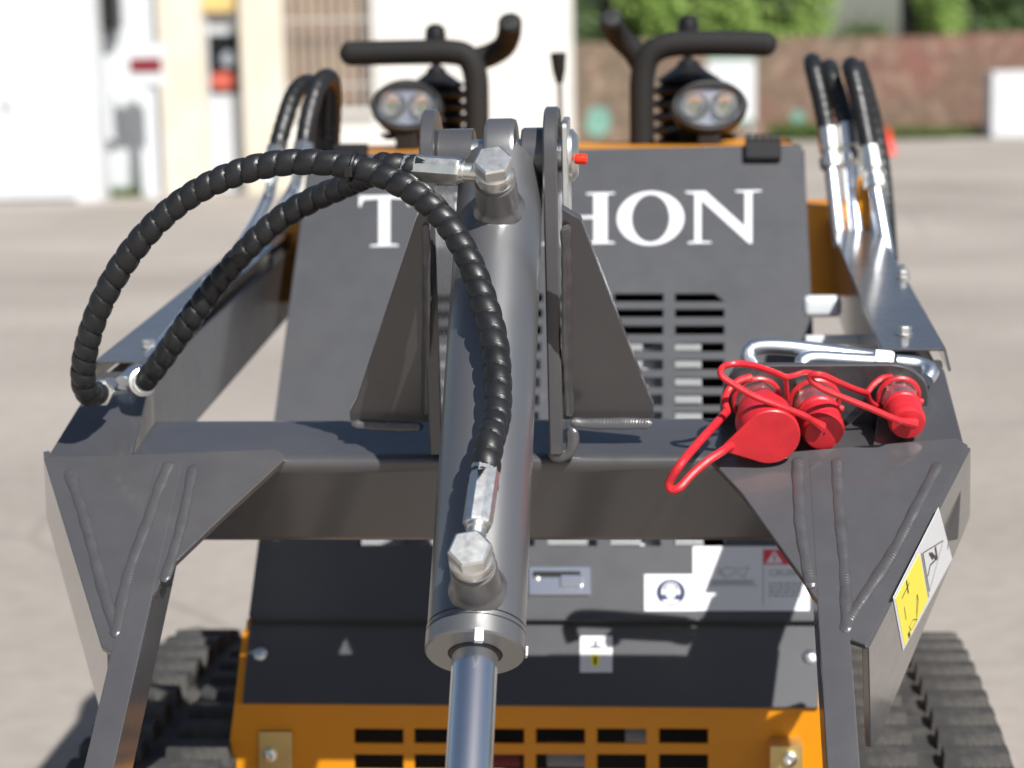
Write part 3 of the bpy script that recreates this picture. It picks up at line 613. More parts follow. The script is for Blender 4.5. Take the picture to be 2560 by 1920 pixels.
hB = [eT-dT.normalized()*.012, eT+dT.normalized()*.02, at_v(990, 422, vT+.02), at_v(930, 436, vT+.045), at_v(860, 466, vT+.075), at_v(770, 505, vT+.1), at_v(690, 555, .045), at_v(615, 625, .05), at_v(550, 700, .055), at_v(490, 778, .06), at_v(440, 848, .07), at_v(395, 912, .08), at_v(360, 955, .095)]
hoseB = hose('hydraulic_hose', hB, L)
# torn wrap ends
for e, d, s in ((eB_, dBn, 1), (eT, dT.normalized(), -1)):
    a, b, c = frame(d); bm = bmesh.new()
    for th in (20, 140, 250):
        t = math.radians(th); q = e-d*.014+(a*math.cos(t)+b*math.sin(t))*.0138; tg = (b*math.cos(t)-a*math.sin(t))
        out = (a*math.cos(t)+b*math.sin(t)); vv = [q, q+tg*.007, q-d*.010+tg*.003+out*.002]; vv2 = [p-out*.0008 for p in vv]
        A_ = [bm.verts.new(p) for p in vv]; B_ = [bm.verts.new(p) for p in vv2]; bm.faces.new(A_); bm.faces.new(B_[::-1])
        for i in range(3): bm.faces.new((A_[i], B_[i], B_[(i+1) % 3], A_[(i+1) % 3]))
    obj('torn_wrap_end', bm, 'rubber', hoseA if s > 0 else hoseB)
# elbows where the two hoses meet the pipes on the left arm
for h, p, q in ((hoseA, hA[-1], at_v(300, 945, .14)), (hoseB, hB[-1], at_v(322, 962, .15))):
    d = (q-p).normalized(); lathe('hose_fitting', [(0, 0), (.0125, 0), (.0125, .006), (.0155, .007), (.0155, .016), (.009, .018), (.009, .05), (0, .05)], p-d*.004, d, 'zinc', h, 6 if h is hoseA else 24)
# cable tie binding the two hoses
ztc = at_v(882, 418, -.07); a = Vector((1, .0, -.28)).normalized()
e1, e2, nn = frame(a, (0, 0, 1)); ring = [ztc+e1*(.0145*math.cos(2*math.pi*k/20))+e2*(.0145*math.sin(2*math.pi*k/20)) for k in range(20)]
zt = tube('cable_tie', ring+[ring[0]], .0022, 'black', hoseA, 8, False); box('tie_lock', ztc+Vector((-.002, -.0145, -.004)), (.008, .006, .01), 'black', zt, None, .001)

# ---- coupler bracket with pipes and red dust caps
nK = Vector((0, -.899, -.438)).normalized(); pK = at_v(2050, 960, .10)
nK0 = nK.copy(); K = lambda px, py: on(px, py, pK, nK0)
bo = [(1800, 1130), (1801, 985), (1840, 915), (2262, 912), (2322, 958), (2318, 1062), (2316, 1150)]
bk = sheet('coupler_bracket', [rounded([K(*p) for p in bo], [0, .018, .012, .018, .02, .005, 0])], 'grey', L, .007, nK, .001)
def coupler(px, py, r, Lb, Lc, hx, name_r):
    o = K(px, py); c = empty('quick_coupler', (0, 0, 0), 0, L)
    bm = bmesh.new(); add_lathe(bm, [(0, 0), (r*1.08, 0), (r*1.08, Lb*.45), (r*1.02, Lb*.48)], o, nK, 6, rot=.3); add_lathe(bm, [(r*.96, Lb*.4), (r*1.0, Lb*.44), (r*1.0, Lb*.97), (r*.9, Lb), (0, Lb)], o, nK, 32)
    bmesh.ops.recalc_face_normals(bm, faces=bm.faces); obj('body', bm, 'zinc', c)
    return c, o
caps = []; axes_ = []
for (px, py, tx, ty, r, cr, ax_) in ((1884, 978, 1914, 1092, .0205, .0305, (.13, -.945, -.29)), (2030, 985, 2060, 1084, .0215, .0215, (.1, -.93, -.365)), (2240, 972, 2268, 1062, .0175, .0185, (.08, -.93, -.365))):
    nK = Vector(ax_).normalized()
    o = K(px, py); lo, hi = .03, .16
    def pyof(p):
        cc, ss = math.cos(PSI), math.sin(PSI); wv = Vector((p.x*cc+p.y*ss+X0, -p.x*ss+p.y*cc+Y0, p.z-CAM_H)); return 960-FP*wv.dot(CU)/wv.dot(CF)
    for _ in range(30):
        m_ = (lo+hi)/2
        if pyof(o+nK*m_) < ty: lo = m_
        else: hi = m_
    Lt = lo; c, o = coupler(px, py, r, Lt*.62, 0, 0, ''); caps.append((o, Lt, cr, c)); axes_.append(nK)
    st = Lt*(.42 if cr > .025 else .5); q_ = Lt-st
    if cr > .025: prof = [(0, st-.004), (r*1.05, st-.004), (r*1.14, st), (cr, st+q_*.4), (cr*1.0, Lt-.003), (cr*.96, Lt), (0, Lt)]
    else: prof = [(0, st), (cr*.98, st), (cr*1.07, st+.001), (cr*1.07, st+q_*.13), (cr, st+q_*.17), (cr, st+q_*.58), (cr*.95, st+q_*.64), (cr*1.02, st+q_*.7), (cr*1.02, st+q_*.84), (cr*.9, Lt-.001), (cr*.6, Lt), (0, Lt-.0002)]
    cp = lathe('dust_cap', prof, o, nK, 'red', c, 40, ang=40)
    lathe('cap_dimple', [(0, 0), (.0013, 0), (.0013, .0004), (0, .0004)], o+nK*(Lt-.0002), nK, 'ink', cp, 10)
    # collar ring of the strap round the coupler
    e1, e2, nn = frame(nK); rr = r*1.2; cc_ = o+nK*Lt*.2
    ring = [cc_+e1*(rr*math.cos(2*math.pi*k/28))+e2*(rr*math.sin(2*math.pi*k/28)) for k in range(29)]
    rg = tube('strap_ring', ring, .0027, 'red', c, 8, False)
    t = math.radians(-20); bm = bmesh.new(); add_sweep(bm, [cc_+(e1*math.cos(t)+e2*math.sin(t))*rr, cc_+(e1*math.cos(t)+e2*math.sin(t))*(rr+.006)], .0038, 10); obj('ring_knob', bm, 'red', rg)
def strap(k, zpts, vs_, r=.0034, wide=1.8):
    pts = [(x/2.572+1400, y/2.572+600) for x, y in zpts]; n = len(pts); o, Lt, cr, c = caps[k]; out = []
    for i, (x, y) in enumerate(pts):
        t = i/(n-1)*(len(vs_)-1); j = min(int(t), len(vs_)-2); out.append(at_v(x, y, vs_[j]+(vs_[j+1]-vs_[j])*(t-j)))
    P = spline(out, 8)
    bm = bmesh.new(); add_sweep(bm, P, lambda i, kk: r*(1+(wide-1)*max(0, 1-i/10)**1.5), 10); return obj('cap_strap', bm, 'red', c)
capv = [(q[0]+a_*q[1]).y for q, a_ in zip(caps, axes_)]; ringv = [(q[0]+a_*q[1]*.2).y for q, a_ in zip(caps, axes_)]; nK = axes_[0]
strap(1, [(1680, 1200), (1620, 1160), (1560, 1125), (1400, 1062), (1250, 1005), (1110, 925), (1035, 868), (1050, 815), (1130, 795), (1230, 803), (1340, 838), (1450, 882)], [capv[1]-.004, capv[1]-.03, capv[1]-.035, -.0, ringv[1]-.03])
strap(1, [(1450, 882), (1500, 872), (1570, 852), (1640, 862)], [ringv[1]-.03, ringv[1]-.02, ringv[1]-.008], .003, 1)
strap(1, [(1450, 882), (1455, 940), (1462, 1030)], [ringv[1]-.03, ringv[1]-.02, ringv[1]-.008], .0026, 1)
strap(2, [(2280, 1180), (2200, 1165), (2150, 1150), (2000, 1085), (1850, 1025), (1700, 962), (1622, 910), (1612, 872), (1680, 868), (1800, 920), (1900, 962), (1975, 985)], [capv[2]-.004, capv[2]-.03, capv[2]-.03, 0, ringv[2]-.02])
strap(2, [(1975, 985), (2010, 935), (2070, 888), (2130, 878)], [ringv[2]-.02, ringv[2]-.01, ringv[2]], .003, 1)
strap(2, [(1975, 985), (2000, 1040), (2060, 1080)], [ringv[2]-.02, ringv[2]-.01, ringv[2]], .0026, 1)
strap(0, [(1105, 1318), (1085, 1328), (1062, 1345), (1035, 1364), (950, 1420), (850, 1505), (770, 1590), (715, 1605), (705, 1555), (780, 1435), (880, 1315), (990, 1195), (1075, 1100)], [capv[0]+.001, capv[0]-.02, capv[0]-.05, capv[0]-.05, ringv[0]-.04], .0044, 1.25)
strap(0, [(1075, 1100), (1060, 1030), (1085, 965), (1150, 905), (1230, 880)], [ringv[0]-.04, ringv[0]-.02, ringv[0]-.01], .0038, 1)
# web of the big cap: the strap flares into the cap face
o, Lt, cr, c = caps[0]; fc = o+nK*Lt; W_ = lambda x, y: on(x/2.572+1400, y/2.572+600, fc, nK)
tip = [W_(1052, 1322), W_(1080, 1366)]; e1, e2, nn = frame(nK); ctr_ = fc; ang0 = math.atan2((tip[0]-ctr_).dot(e2), (tip[0]-ctr_).dot(e1))
loop = [ctr_+e1*(cr*.99*math.cos(ang0+math.radians(k)))+e2*(cr*.99*math.sin(ang0+math.radians(k))) for k in range(62, 299, 8)]
sheet('cap_web', [rounded(loop+([tip[1], tip[0]] if (loop[-1]-tip[1]).length < (loop[-1]-tip[0]).length else tip), .002)], 'red', c, .0045, nK, .0012, .0012)
# pipes behind the bracket
def pipe(pts, r=.0085, m='tubezinc', parent=bk, name='steel_pipe'): return tube(name, resample(spline(pts, 8), .006)[0], r, m, parent, 14)
pipe([at_v(1885, 925, .13), at_v(1872, 900, .14), at_v(1872, 880, .145), at_v(1892, 868, .147), at_v(1960, 868, .147), at_v(2080, 882, .147), at_v(2200, 898, .147)], .009)
pipe([at_v(2010, 930, .125), at_v(2004, 908, .13), at_v(2030, 896, .135), at_v(2110, 900, .135), at_v(2200, 906, .135)], .009)
hexbolt('pipe_nut', at_v(2186, 904, .14), (1, -.1, -.12), .026, .02, 'zinc', bk, False)
pipe([at_v(2240, 905, .15), at_v(2300, 912, .15), at_v(2328, 928, .14), at_v(2316, 950, .13)], .0085)
# warning sticker on the right side plate
A, B = F(2419, 1118), F(2163, 1618); D = -nF; nS = (B-A).cross(D).normalized(); nS = nS if nS.x > 0 else -nS
S = lambda px, py: on(px, py, A+nS*.0037, nS)
st = sheet('warning_sticker', [[S(*p) for p in ((2346, 1268), (2380, 1397), (2257, 1627), (2232, 1494))]], 'white', L, .0004, nS, .00005, .0004)
def zc(x, y): return (x/2.572+1700, y/2.572+1280)
def S2(x, y, l=0): return S(*zc(x, y))
def spr(name, pts, m, lift=.0006): return sheet(name, [[S2(*p) for p in pts]], m, st, .0002, nS, .00003, lift)
spr('yellow_field', [(1382, 556), (1536, 266), (1592, 560), (1442, 862)], 'yellow')
def stroke(pts, wd, m='ink', lift=.0008, name='pictogram'):
    P = [S2(*p)+nS*lift for p in pts]; bm = bmesh.new()
    for a, b in zip(P, P[1:]):
        d = (b-a).normalized(); q = nS.cross(d)*wd/2; vv = [a-q-d*wd*.3, b-q+d*wd*.3, b+q+d*wd*.3, a+q-d*wd*.3]; bm.faces.new([bm.verts.new(x) for x in vv])
    bmesh.ops.recalc_face_normals(bm, faces=bm.faces); return obj(name, bm, m, st)
stroke([(1688, 182), (1558, 262), (1600, 508), (1688, 182)], .0012); stroke([(1548, 262), (1596, 545)], .001)
stroke([(1638, 225), (1650, 300)], .003); stroke([(1612, 262), (1645, 300), (1605, 340), (1592, 405)], .0028); stroke([(1600, 262), (1622, 300)], .0024)
stroke([(1452, 440), (1464, 520)], .0022); stroke([(1425, 550), (1468, 460)], .003); stroke([(1438, 610), (1450, 690)], .001)
stroke([(1522, 530), (1528, 570), (1515, 700), (1480, 760), (1470, 735), (1495, 690), (1520, 690)], .001); stroke([(1520, 530), (1517, 690)], .001); stroke([(1466, 775), (1473, 800)], .0042)

# ---- hood: tilted front panel with vent slots
Th = Vector((0, .97, 1.148)); nHd = Vector((0, -.758, .652)).normalized()
Hd = lambda px, py: on(px, py, Th, nHd)
HP = (Th, nHd)
rows = [(734, 753), (773, 792), (814, 835), (857, 878), (899, 923), (944, 967), (987, 1012), (1030, 1054), (1073, 1098), (1117, 1142), (1162, 1187), (1207, 1232), (1252, 1278), (1298, 1324), (1343, 1364)]
cols = [1082, 1234, 1384, 1536, 1688]
holes = []
for i, (a, b) in enumerate(rows):
    cc = ([930] if i > 5 else []) + cols
    for c in cc:
        drift = (a-734)/630*-28*((c-1700)/-300 if c < 1700 else 0)*.5
        c0, c1 = c+drift, c+122+drift
        if i == 0 and c == 1688: holes.append([Hd(c0, a), Hd(c1-24, a), Hd(c1, b), Hd(c0, b)])
        else: holes.append([Hd(c0, a), Hd(c1, a), Hd(c1, b), Hd(c0, b)])
uL, uR = -.3755, .3615
def hp(u, py): q = Hd(1350, py); return Vector((u, q.y, q.z))
hood = sheet('hood_panel', [rounded([hp(uL+.004, 376), hp(uR-.004, 372), hp(uR, 640), hp(uR, 1545), hp(uL-.004, 1545), hp(uL, 700)], [.006, .006, 0, .004, .004, 0])] + holes, 'hood', L, .004, nHd, .0008)
bm = bmesh.new(); lipa = hp(0, 1546); inn = -nHd
for (t0, t1) in (((0, 0), (1, 0)),):
    add_box(bm, lipa+Vector(((uL+uR)/2, 0, 0))+inn*.02, (uR-uL-.002, .004, .04), (Vector((1, 0, 0)), nHd.cross(Vector((1, 0, 0))), nHd))
obj('hood_return_lip', bm, 'hood', hood)
# hood sides and dark interior
for s, u in ((-1, uL), (1, uR)):
    q = [hp(u, 380), hp(u, 1540), hp(u, 1540)+Vector((0, .3, 0)), Vector((u, 1.3, .7)), Vector((u, 1.3, 1.13))]
    sheet('hood_side', [[p-nHd*.005 for p in q]], 'hood', L, .003, (s, 0, 0), .0004)
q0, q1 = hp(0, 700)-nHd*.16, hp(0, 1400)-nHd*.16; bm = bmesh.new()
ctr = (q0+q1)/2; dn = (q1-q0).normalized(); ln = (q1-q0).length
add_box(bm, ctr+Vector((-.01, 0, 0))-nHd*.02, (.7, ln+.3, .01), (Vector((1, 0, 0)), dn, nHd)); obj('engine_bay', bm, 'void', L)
rad = empty('radiator', (0, 0, 0), 0, L)
ua_, ub_ = Hd(915, 1100).x, Hd(1755, 1000).x; r0, r1 = hp(0, 818)-nHd*.034, hp(0, 1420)-nHd*.034; ln = (r1-r0).length
bm = bmesh.new(); nfin = 150
gapu = [Hd(1620, 900).x, Hd(1320, 900).x, Hd(1160, 900).x]
for i in range(nfin):
    u = ua_+(ub_-ua_)*(i+.5)/nfin
    if any(abs(u-g) < .008 for g in gapu): continue
    add_box(bm, (r0+r1)/2+Vector((u, 0, 0))-nHd*.008, ((ub_-ua_)/nfin*.55, ln, .016), (Vector((1, 0, 0)), dn, nHd))
fo = obj('fins', bm, 'alu', rad); fo['kind'] = 'stuff'
bm = bmesh.new(); add_box(bm, (r0+r1)/2+Vector(((ua_+ub_)/2, 0, 0))-nHd*.022, (ub_-ua_, ln, .006), (Vector((1, 0, 0)), dn, nHd)); obj('core', bm, 'doorgrey', rad)
# white serif lettering
sf = .045
def serifs(x0, x1, st, top=True, bot=True):
    pass
LT = {'T': [[(.0, 1), (1, 1), (1, .77), (.95, .77), (.9, .9), (.62, .92), (.62, .06), (.78, .045), (.78, 0), (.22, 0), (.22, .045), (.38, .06), (.38, .92), (.1, .9), (.05, .77), (0, .77)]],
 'Y': [[(0, 1), (.36, 1), (.36, .955), (.27, .94), (.53, .52), (.76, .94), (.67, .955), (.67, 1), (1, 1), (1, .955), (.9, .93), (.6, .43), (.6, .06), (.74, .045), (.74, 0), (.28, 0), (.28, .045), (.42, .06), (.42, .42), (.1, .93), (0, .955)]],
 'P': [[(0, 1), (.6, 1), (.85, .94), (1, .76), (.97, .6), (.85, .5), (.6, .44), (.38, .46), (.38, .06), (.55, .045), (.55, 0), (0, 0), (0, .045), (.13, .06), (.13, .94), (0, .955)], [(.38, .93), (.55, .93), (.7, .86), (.75, .73), (.7, .58), (.55, .52), (.38, .53)]],
 'H': [[(0, 1), (.4, 1), (.4, .955), (.3, .94), (.3, .56), (.7, .56), (.7, .94), (.6, .955), (.6, 1), (1, 1), (1, .955), (.9, .94), (.9, .06), (1, .045), (1, 0), (.6, 0), (.6, .045), (.7, .06), (.7, .49), (.3, .49), (.3, .06), (.4, .045), (.4, 0), (0, 0), (0, .045), (.1, .06), (.1, .94), (0, .955)]],
 'O': [[(.5+.5*math.cos(t*math.pi/20), .5+.53*math.sin(t*math.pi/20)) for t in range(40)], [(.5+.27*math.cos(t*math.pi/20), .5+.45*math.sin(t*math.pi/20)) for t in range(40)]],
 'N': [[(0, 1), (.27, 1), (.77, .33), (.77, .94), (.65, .955), (.65, 1), (1, 1), (1, .955), (.88, .94), (.88, -.02), (.83, -.02), (.22, .8), (.22, .06), (.35, .045), (.35, 0), (.03, 0), (.03, .045), (.12, .06), (.12, .93), (0, .955)]]}
for chn, x0, x1, y0, y1 in (('T', 896, 1026, 489, 619), ('Y', 1036, 1186, 487, 617), ('P', 1212, 1322, 485, 616), ('H', 1354, 1538, 484, 614), ('O', 1541, 1712, 483, 613), ('N', 1712, 1905, 478, 611)):
    bezel_letter('letter', LT[chn], (x0, x1, y0, y1, -.02), HP, 'letter', hood)
# latch
def hrect(name, x0, x1, y0, y1, m, par, t=.0004, lift=.0005, r=0, plane=HP, bevel=.00005):
    lp = [on(x, y, *plane) for x, y in ((x0, y1), (x1, y1), (x1, y0), (x0, y0))]
    return sheet(name, [rounded(lp, r) if r else lp], m, par, t, plane[1], bevel, lift)
lt = hrect('paddle_latch', 1322, 1477, 1420, 1489, 'plated', hood, .004, .004, .002, bevel=.0006)
hrect('latch_recess_shade', 1332, 1452, 1432, 1446, 'void', lt, .001, .0046, .003); hrect('latch_pull', 1402, 1456, 1444, 1470, 'plated', lt, .006, .009, .003, bevel=.001); lathe('latch_rivet', [(.0, 0), (.004, 0), (.003, .002), (0, .0026)], Hd(1344, 1450)+nHd*.004, nHd, 'zinc', lt, 14)  # recess is a flat dark sheet, its shade put into the colour
# stickers on the hood
s1 = hrect('safety_sticker', 1611, 1740, 1436, 1528, 'white', hood); cc = Hd(1677, 1482); e1, e2, nn = frame(nHd)
circ = lambda c, r, n=32, sx=1: [c+e1*(sx*r*math.cos(2*math.pi*k/n))+e2*(r*math.sin(2*math.pi*k/n)) for k in range(n)]
sheet('mandatory_disc', [circ(cc, .0185)], 'blue', s1, .0002, nHd, .00002, .0008)
hd = cc+e2*.001; sheet('head_symbol', [circ(hd, .0098, 24, .72)], 'white', s1, .0002, nHd, .00002, .0011)
arc = lambda r_, a0, a1, n=14: [hd+e1*(.86*r_*math.cos(math.radians(a0+(a1-a0)*k/n)))+e2*(r_*math.sin(math.radians(a0+(a1-a0)*k/n))) for k in range(n+1)]
sheet('head_band', [arc(.0135, 5, 175)+arc(.0115, 175, 5)], 'white', s1, .0002, nHd, .00002, .0011)
for sx in (-1, 1): sheet('ear_muff', [circ(hd+e1*(sx*.0098)-e2*.0005, .0042, 16, .55)], 'white', s1, .0002, nHd, .00002, .0013)
sheet('shoulders', [[cc+e1*a+e2*b for a, b in ((-.0125, -.0118), (-.007, -.0155), (0, -.0168), (.007, -.0155), (.0125, -.0118), (.005, -.0098), (-.005, -.0098))]], 'white', s1, .0002, nHd, .00002, .0012)
s2 = hrect('warning_sticker', 1732, 2024, 1366, 1527, 'white', hood, .0004, .0003); s2['label'] = 'white sticker with red warning triangle and small print'
hrect('divider', 1907, 1909, 1370, 1516, 'greyink', s2, .0002, .0007); hrect('red_header', 1909, 2010, 1374, 1412, 'redink', s2, .0002, .0007)
tri = [Hd(*p)+nHd*.0009 for p in ((1914, 1409), (1957, 1408), (1936, 1377))]; sheet('warning_triangle', [tri], 'white', s2, .0002, nHd, .00002)
hrect('exclamation', 1934, 1938, 1387, 1404, 'redink', s2, .0002, .0013)
def txt(s, px, py, h, m, par, lift):
    cu = bpy.data.curves.new('t', 'FONT'); cu.body = s; cu.size = h; cu.extrude = .00005; t = bpy.data.objects.new('t', cu); C.objects.link(t)
    dg = bpy.context.evaluated_depsgraph_get(); dg.update(); me = bpy.data.meshes.new_from_object(t.evaluated_get(dg)); bpy.data.objects.remove(t)
    me.transform(Matrix.Translation(Hd(px, py)+nHd*lift) @ Matrix((e1, e2, nHd)).transposed().to_4x4()); me.materials.append(M[m]); o = bpy.data.objects.new('print', me); C.objects.link(o); o.parent = par; return o
txt('CRUSH', 1922, 1440, .0125, 'greyink', s2, .0008)
bm = bmesh.new()
for r_ in range(4):
    x = 1922
    while x < 2005:
        wdt = random.uniform(6, 16); a, b = Hd(x, 1458+r_*10), Hd(x+wdt, 1463+r_*10); p = [Hd(x, 1458+r_*10), Hd(x, 1462+r_*10), Hd(x+wdt, 1462+r_*10), Hd(x+wdt, 1458+r_*10)]
        bm.faces.new([bm.verts.new(q+nHd*.0008) for q in p]); x += wdt+4
for k in range(26): 
    x = 1772+k*4.4; p = [Hd(x, 1450), Hd(x, 1461), Hd(x+2.2, 1461), Hd(x+2.2, 1450)]; bm.faces.new([bm.verts.new(q+nHd*.0008) for q in p])
fp = obj('fine_print', bm, 'greyink', s2); fp['kind'] = 'stuff'
def hline(pts, wd, par, name='line_drawing', m='greyink'):
    P = [Hd(*p)+nHd*.0008 for p in pts]; bm = bmesh.new()
    for a, b in zip(P, P[1:]):
        d = (b-a).normalized(); q = nHd.cross(d)*wd/2; bm.faces.new([bm.verts.new(x) for x in (a-q-d*wd*.3, b-q+d*wd*.3, b+q+d*wd*.3, a+q-d*wd*.3)])
    obj(name, bm, m, par)
hline([(1795, 1420), (1815, 1445), (1840, 1430), (1860, 1445), (1872, 1418), (1845, 1424), (1815, 1418), (1795, 1432), (1808, 1440)], .0009, s2); hline([(1768, 1464), (1890, 1464), (1890, 1470)], .0009, s2)
# hinges on the hood top
for (x0, x1, y0, y1) in ((1862, 1952, 352, 408), (838, 922, 376, 402)):
    lp = [on(x, y, *HP) for x, y in ((x0, y1), (x1, y1), (x1, y0+6), (x0, y0+6))]; h = sheet('hinge', [rounded(lp, .004)], 'black', hood, .012, nHd, .002, .012)
    a, b = on(x0, y0+4, *HP)+nHd*.008, on(x1, y0+4, *HP)+nHd*.008
    for k in range(5): tube('hinge_knuckle', [a.lerp(b, k/5+.01), a.lerp(b, (k+1)/5-.01)], .0075, 'black', h, 12)
# lower fixed panel
HP2 = (Th-nHd*.012, nHd); H2 = lambda px, py: on(px, py, *HP2)
lp_ = sheet('lower_panel', [[H2(*p) for p in ((625, 1556), (2054, 1562), (2046, 1769), (606, 1757))]], 'hood', L, .004, nHd, .0006)
for p in ((652, 1636), (2026, 1642)): lathe('panel_bolt', [(0, 0), (.0095, 0), (.009, .003), (.005, .0055), (0, .006)], H2(*p), nHd, 'zinc', lp_, 20)
s3 = hrect('lift_sticker', 1450, 1531, 1590, 1681, 'white', lp_, .0004, .0004, 0, HP2)
hrect('mark', 1470, 1514, 1601, 1667, 'white', s3, .0002, .0007, 0, HP2); hrect('arrow_shaft', 1486, 1492, 1602, 1618, 'ink', s3, .0002, .0009, 0, HP2); hrect('arrow_bar', 1474, 1504, 1616, 1621, 'ink', s3, .0002, .001, 0, HP2)
sheet('yellow_spot', [circ(H2(1488, 1651), .0095, 20, .6)], 'yellow', s3, .0002, nHd, .00002, .0009); hrect('spot_mark', 1485, 1491, 1641, 1662, 'ink', s3, .0002, .0012, 0, HP2)
# ---- orange chassis front
pV = on(1330, 1764, Th-nHd*.018, nHd); nV = Vector((0, -1, 0)); HP3 = (pV, nV); H3 = lambda px, py: on(px, py, *HP3)
oh = []
for (a, b) in ((1822, 1858), (1886, 1924), (1952, 1992)):
    for c in (886, 1036, 1188, 1340, 1493, 1648):
        oh.append([H3(x, y) for x, y in ((c, b), (c+122, b+1), (c+122, a+1), (c, a))])
front = sheet('chassis_front', [[H3(*p) for p in ((586, 1758), (2066, 1768), (2092, 2060), (546, 2060))]] + oh, 'orange', L, .005, nV, .001)
for q in (((607, 1572), (632, 1572), (612, 1757), (586, 1757)), ((2040, 1576), (2062, 1578), (2067, 1767), (2036, 1767))): sheet('chassis_post', [[on(*p, Th-nHd*.018, nHd) for p in q]], 'orange', L, .005, nHd, .0008)
bm = bmesh.new(); add_box(bm, H3(1330, 1900)+Vector((0, .13, 0)), (.7, .01, .34)); obj('engine_bay_lower', bm, 'void', L)
for (x0, x1, y0, y1, m_) in ((1120, 1290, 1870, 1990, 'darkred'), (1560, 1640, 1840, 1900, 'boxgrey'), (1360, 1470, 1900, 1960, 'boxgrey')):
    a, b = H3(x0, y1)-nV*.07, H3(x1, y0)-nV*.07; tube('engine_hose', [Vector((a.x, a.y, (a.z+b.z)/2)), Vector((b.x, a.y, (a.z+b.z)/2))], .018, m_, L, 12)
# side cheeks of the chassis
for u0_, sgn in ((-.385, -1), (.366, 1)):
    q = [Vector((u0_, hp(0, 1565).y+.02, hp(0, 1565).z)), Vector((u0_, pV.y+.003, pV.z)), Vector((u0_, pV.y+.003, .3)), Vector((u0_, 1.2, .3)), Vector((u0_, 1.2, .62))]
    sheet('chassis_side', [q], 'orange', L, .006, (sgn, 0, 0), .0008)
# stand-off brackets
def standoff(x0, x1, y0, y1, depth, m, bx, by):
    c = [H3(x0, y1), H3(x1, y1), H3(x1, y0), H3(x0, y0)]; bm = bmesh.new(); add_hex8(bm, [p+nV*.0004 for p in c]+[p+nV*depth for p in c]); bev(bm, .0015, 2); o = obj('bump_stop', bm, m, L)
    lathe('bolt', [(0, 0), (.0085, 0), (.0085, .005), (.006, .0065), (.004, .0065), (.0035, .003), (0, .003)], on(bx, by, pV+nV*depth, nV), nV, 'zinc', o, 20)
standoff(648, 732, 1826, 1990, .006, 'brass', 676, 1886); standoff(1922, 2002, 1842, 1990, .035, 'brass', 1975, 1896)
# ---- console behind the hood
zc_ = hp(0, 372).z
bm = bmesh.new(); add_box(bm, (-.006, 1.19, zc_-.0285), (.722, .40, .05)); bev(bm, .004, 2); obj('console_top', bm, 'orange', L)
bm = bmesh.new(); add_box(bm, (-.006, 1.22, .8), (.68, .2, .6)); obj('console_body', bm, 'orange', L)
# arm towers
for sgn in (-1, 1):
    uc = sgn*.415-.004
    bm = bmesh.new(); add_hex8(bm, [Vector(p) for p in ((uc-.045, 1.04, .915), (uc+.045, 1.04, .915), (uc+.045, 1.3, .915), (uc-.045, 1.3, .915), (uc-.045, 1.08, 1.05), (uc+.045, 1.08, 1.05), (uc+.045, 1.26, 1.05), (uc-.045, 1.26, 1.05))]); bev(bm, .006, 2)
    obj('arm_tower', bm, 'orange', L)
b_or = at_v(2160, 520, .99); bm = bmesh.new(); add_box(bm, b_or, (.02, .006, .09)); bev(bm, .002); obj('orange_tab', bm, 'orange', L)
# rear hoses and pipes on both arms
def rearhose(pts, r0=.0115, pitch=.016): return hose('rear_hose', pts, L, r0, .0014, pitch, 14, .0025)
for bx, v in ((690, .80), (765, .80)):
    o = 0 if bx == 690 else 0
pr1 = [at_v(690, 380, .78), at_v(712, 300, .8), at_v(735, 235, .83), at_v(765, 208, .87), at_v(790, 222, .92), at_v(802, 290, .97), at_v(800, 390, 1.0)]
pr2 = [at_v(758, 370, .78), at_v(772, 290, .8), at_v(795, 215, .83), at_v(818, 193, .87), at_v(832, 215, .92), at_v(832, 300, .97), at_v(826, 390, 1.0)]
for P, e in ((pr1, (668, 500)), (pr2, (730, 480))):
    h = rearhose(P); d = (at_v(*e, .7)-P[0]); d.normalize()
    lathe('crimp', [(0, 0), (.0145, 0), (.0145, .04), (.0115, .044), (.0115, .06), (0, .06)], P[0]-d*.006, d, 'zinc', h, 10)
    s0 = P[0]+d*.045; end = at_v(300+(e[0]-668)*.3, 945, .17); k_ = (e[0]-668)*.45; pth = spline([s0, at_v(*e, .78), at_v(600+k_, 620, .62), at_v(500+k_*.8, 745, .45), at_v(400+k_*.7, 868, .28), at_v(305+k_*.4, 958, .16)], 8)
    tube('steel_pipe', resample(pth, .012)[0], .0085, 'tubezinc', h, 12)
for (x0, y0, xm, ym, x1, y1, xe, ye, v) in ((2030, 150, 2050, 240, 2068, 330, 2092, 548, 1.06), (2072, 165, 2095, 240, 2118, 318, 2140, 560, 1.05), (2128, 160, 2150, 260, 2172, 375, 2218, 640, 1.0)):
    P = [at_v(x0+6, y0+14, v+.16), at_v(x0, y0+4, v+.09), at_v(x0+4, y0+24, v+.05), at_v(xm, ym, v+.03), at_v(x1, y1, v)]
    h = rearhose(P, .0125); p = P[-1]; q = at_v(xe, ye, v-.06); d = (q-p).normalized()
    lathe('crimp', [(0, 0), (.0155, 0), (.0155, .035), (.013, .038), (.013, .046), (.0165, .047), (.0165, .062), (.011, .066), (0, .066)], p-d*.004, d, 'zinc', h, 8)
    tube('steel_pipe', [p+d*.055, q, q+(q-p)*.3], .0105, 'tubezinc', h, 14)
rearhose([at_v(2140, 160, 1.15), at_v(2165, 230, 1.16), at_v(2195, 360, 1.16), at_v(2212, 500, 1.13), at_v(2222, 650, 1.05)], .0125)
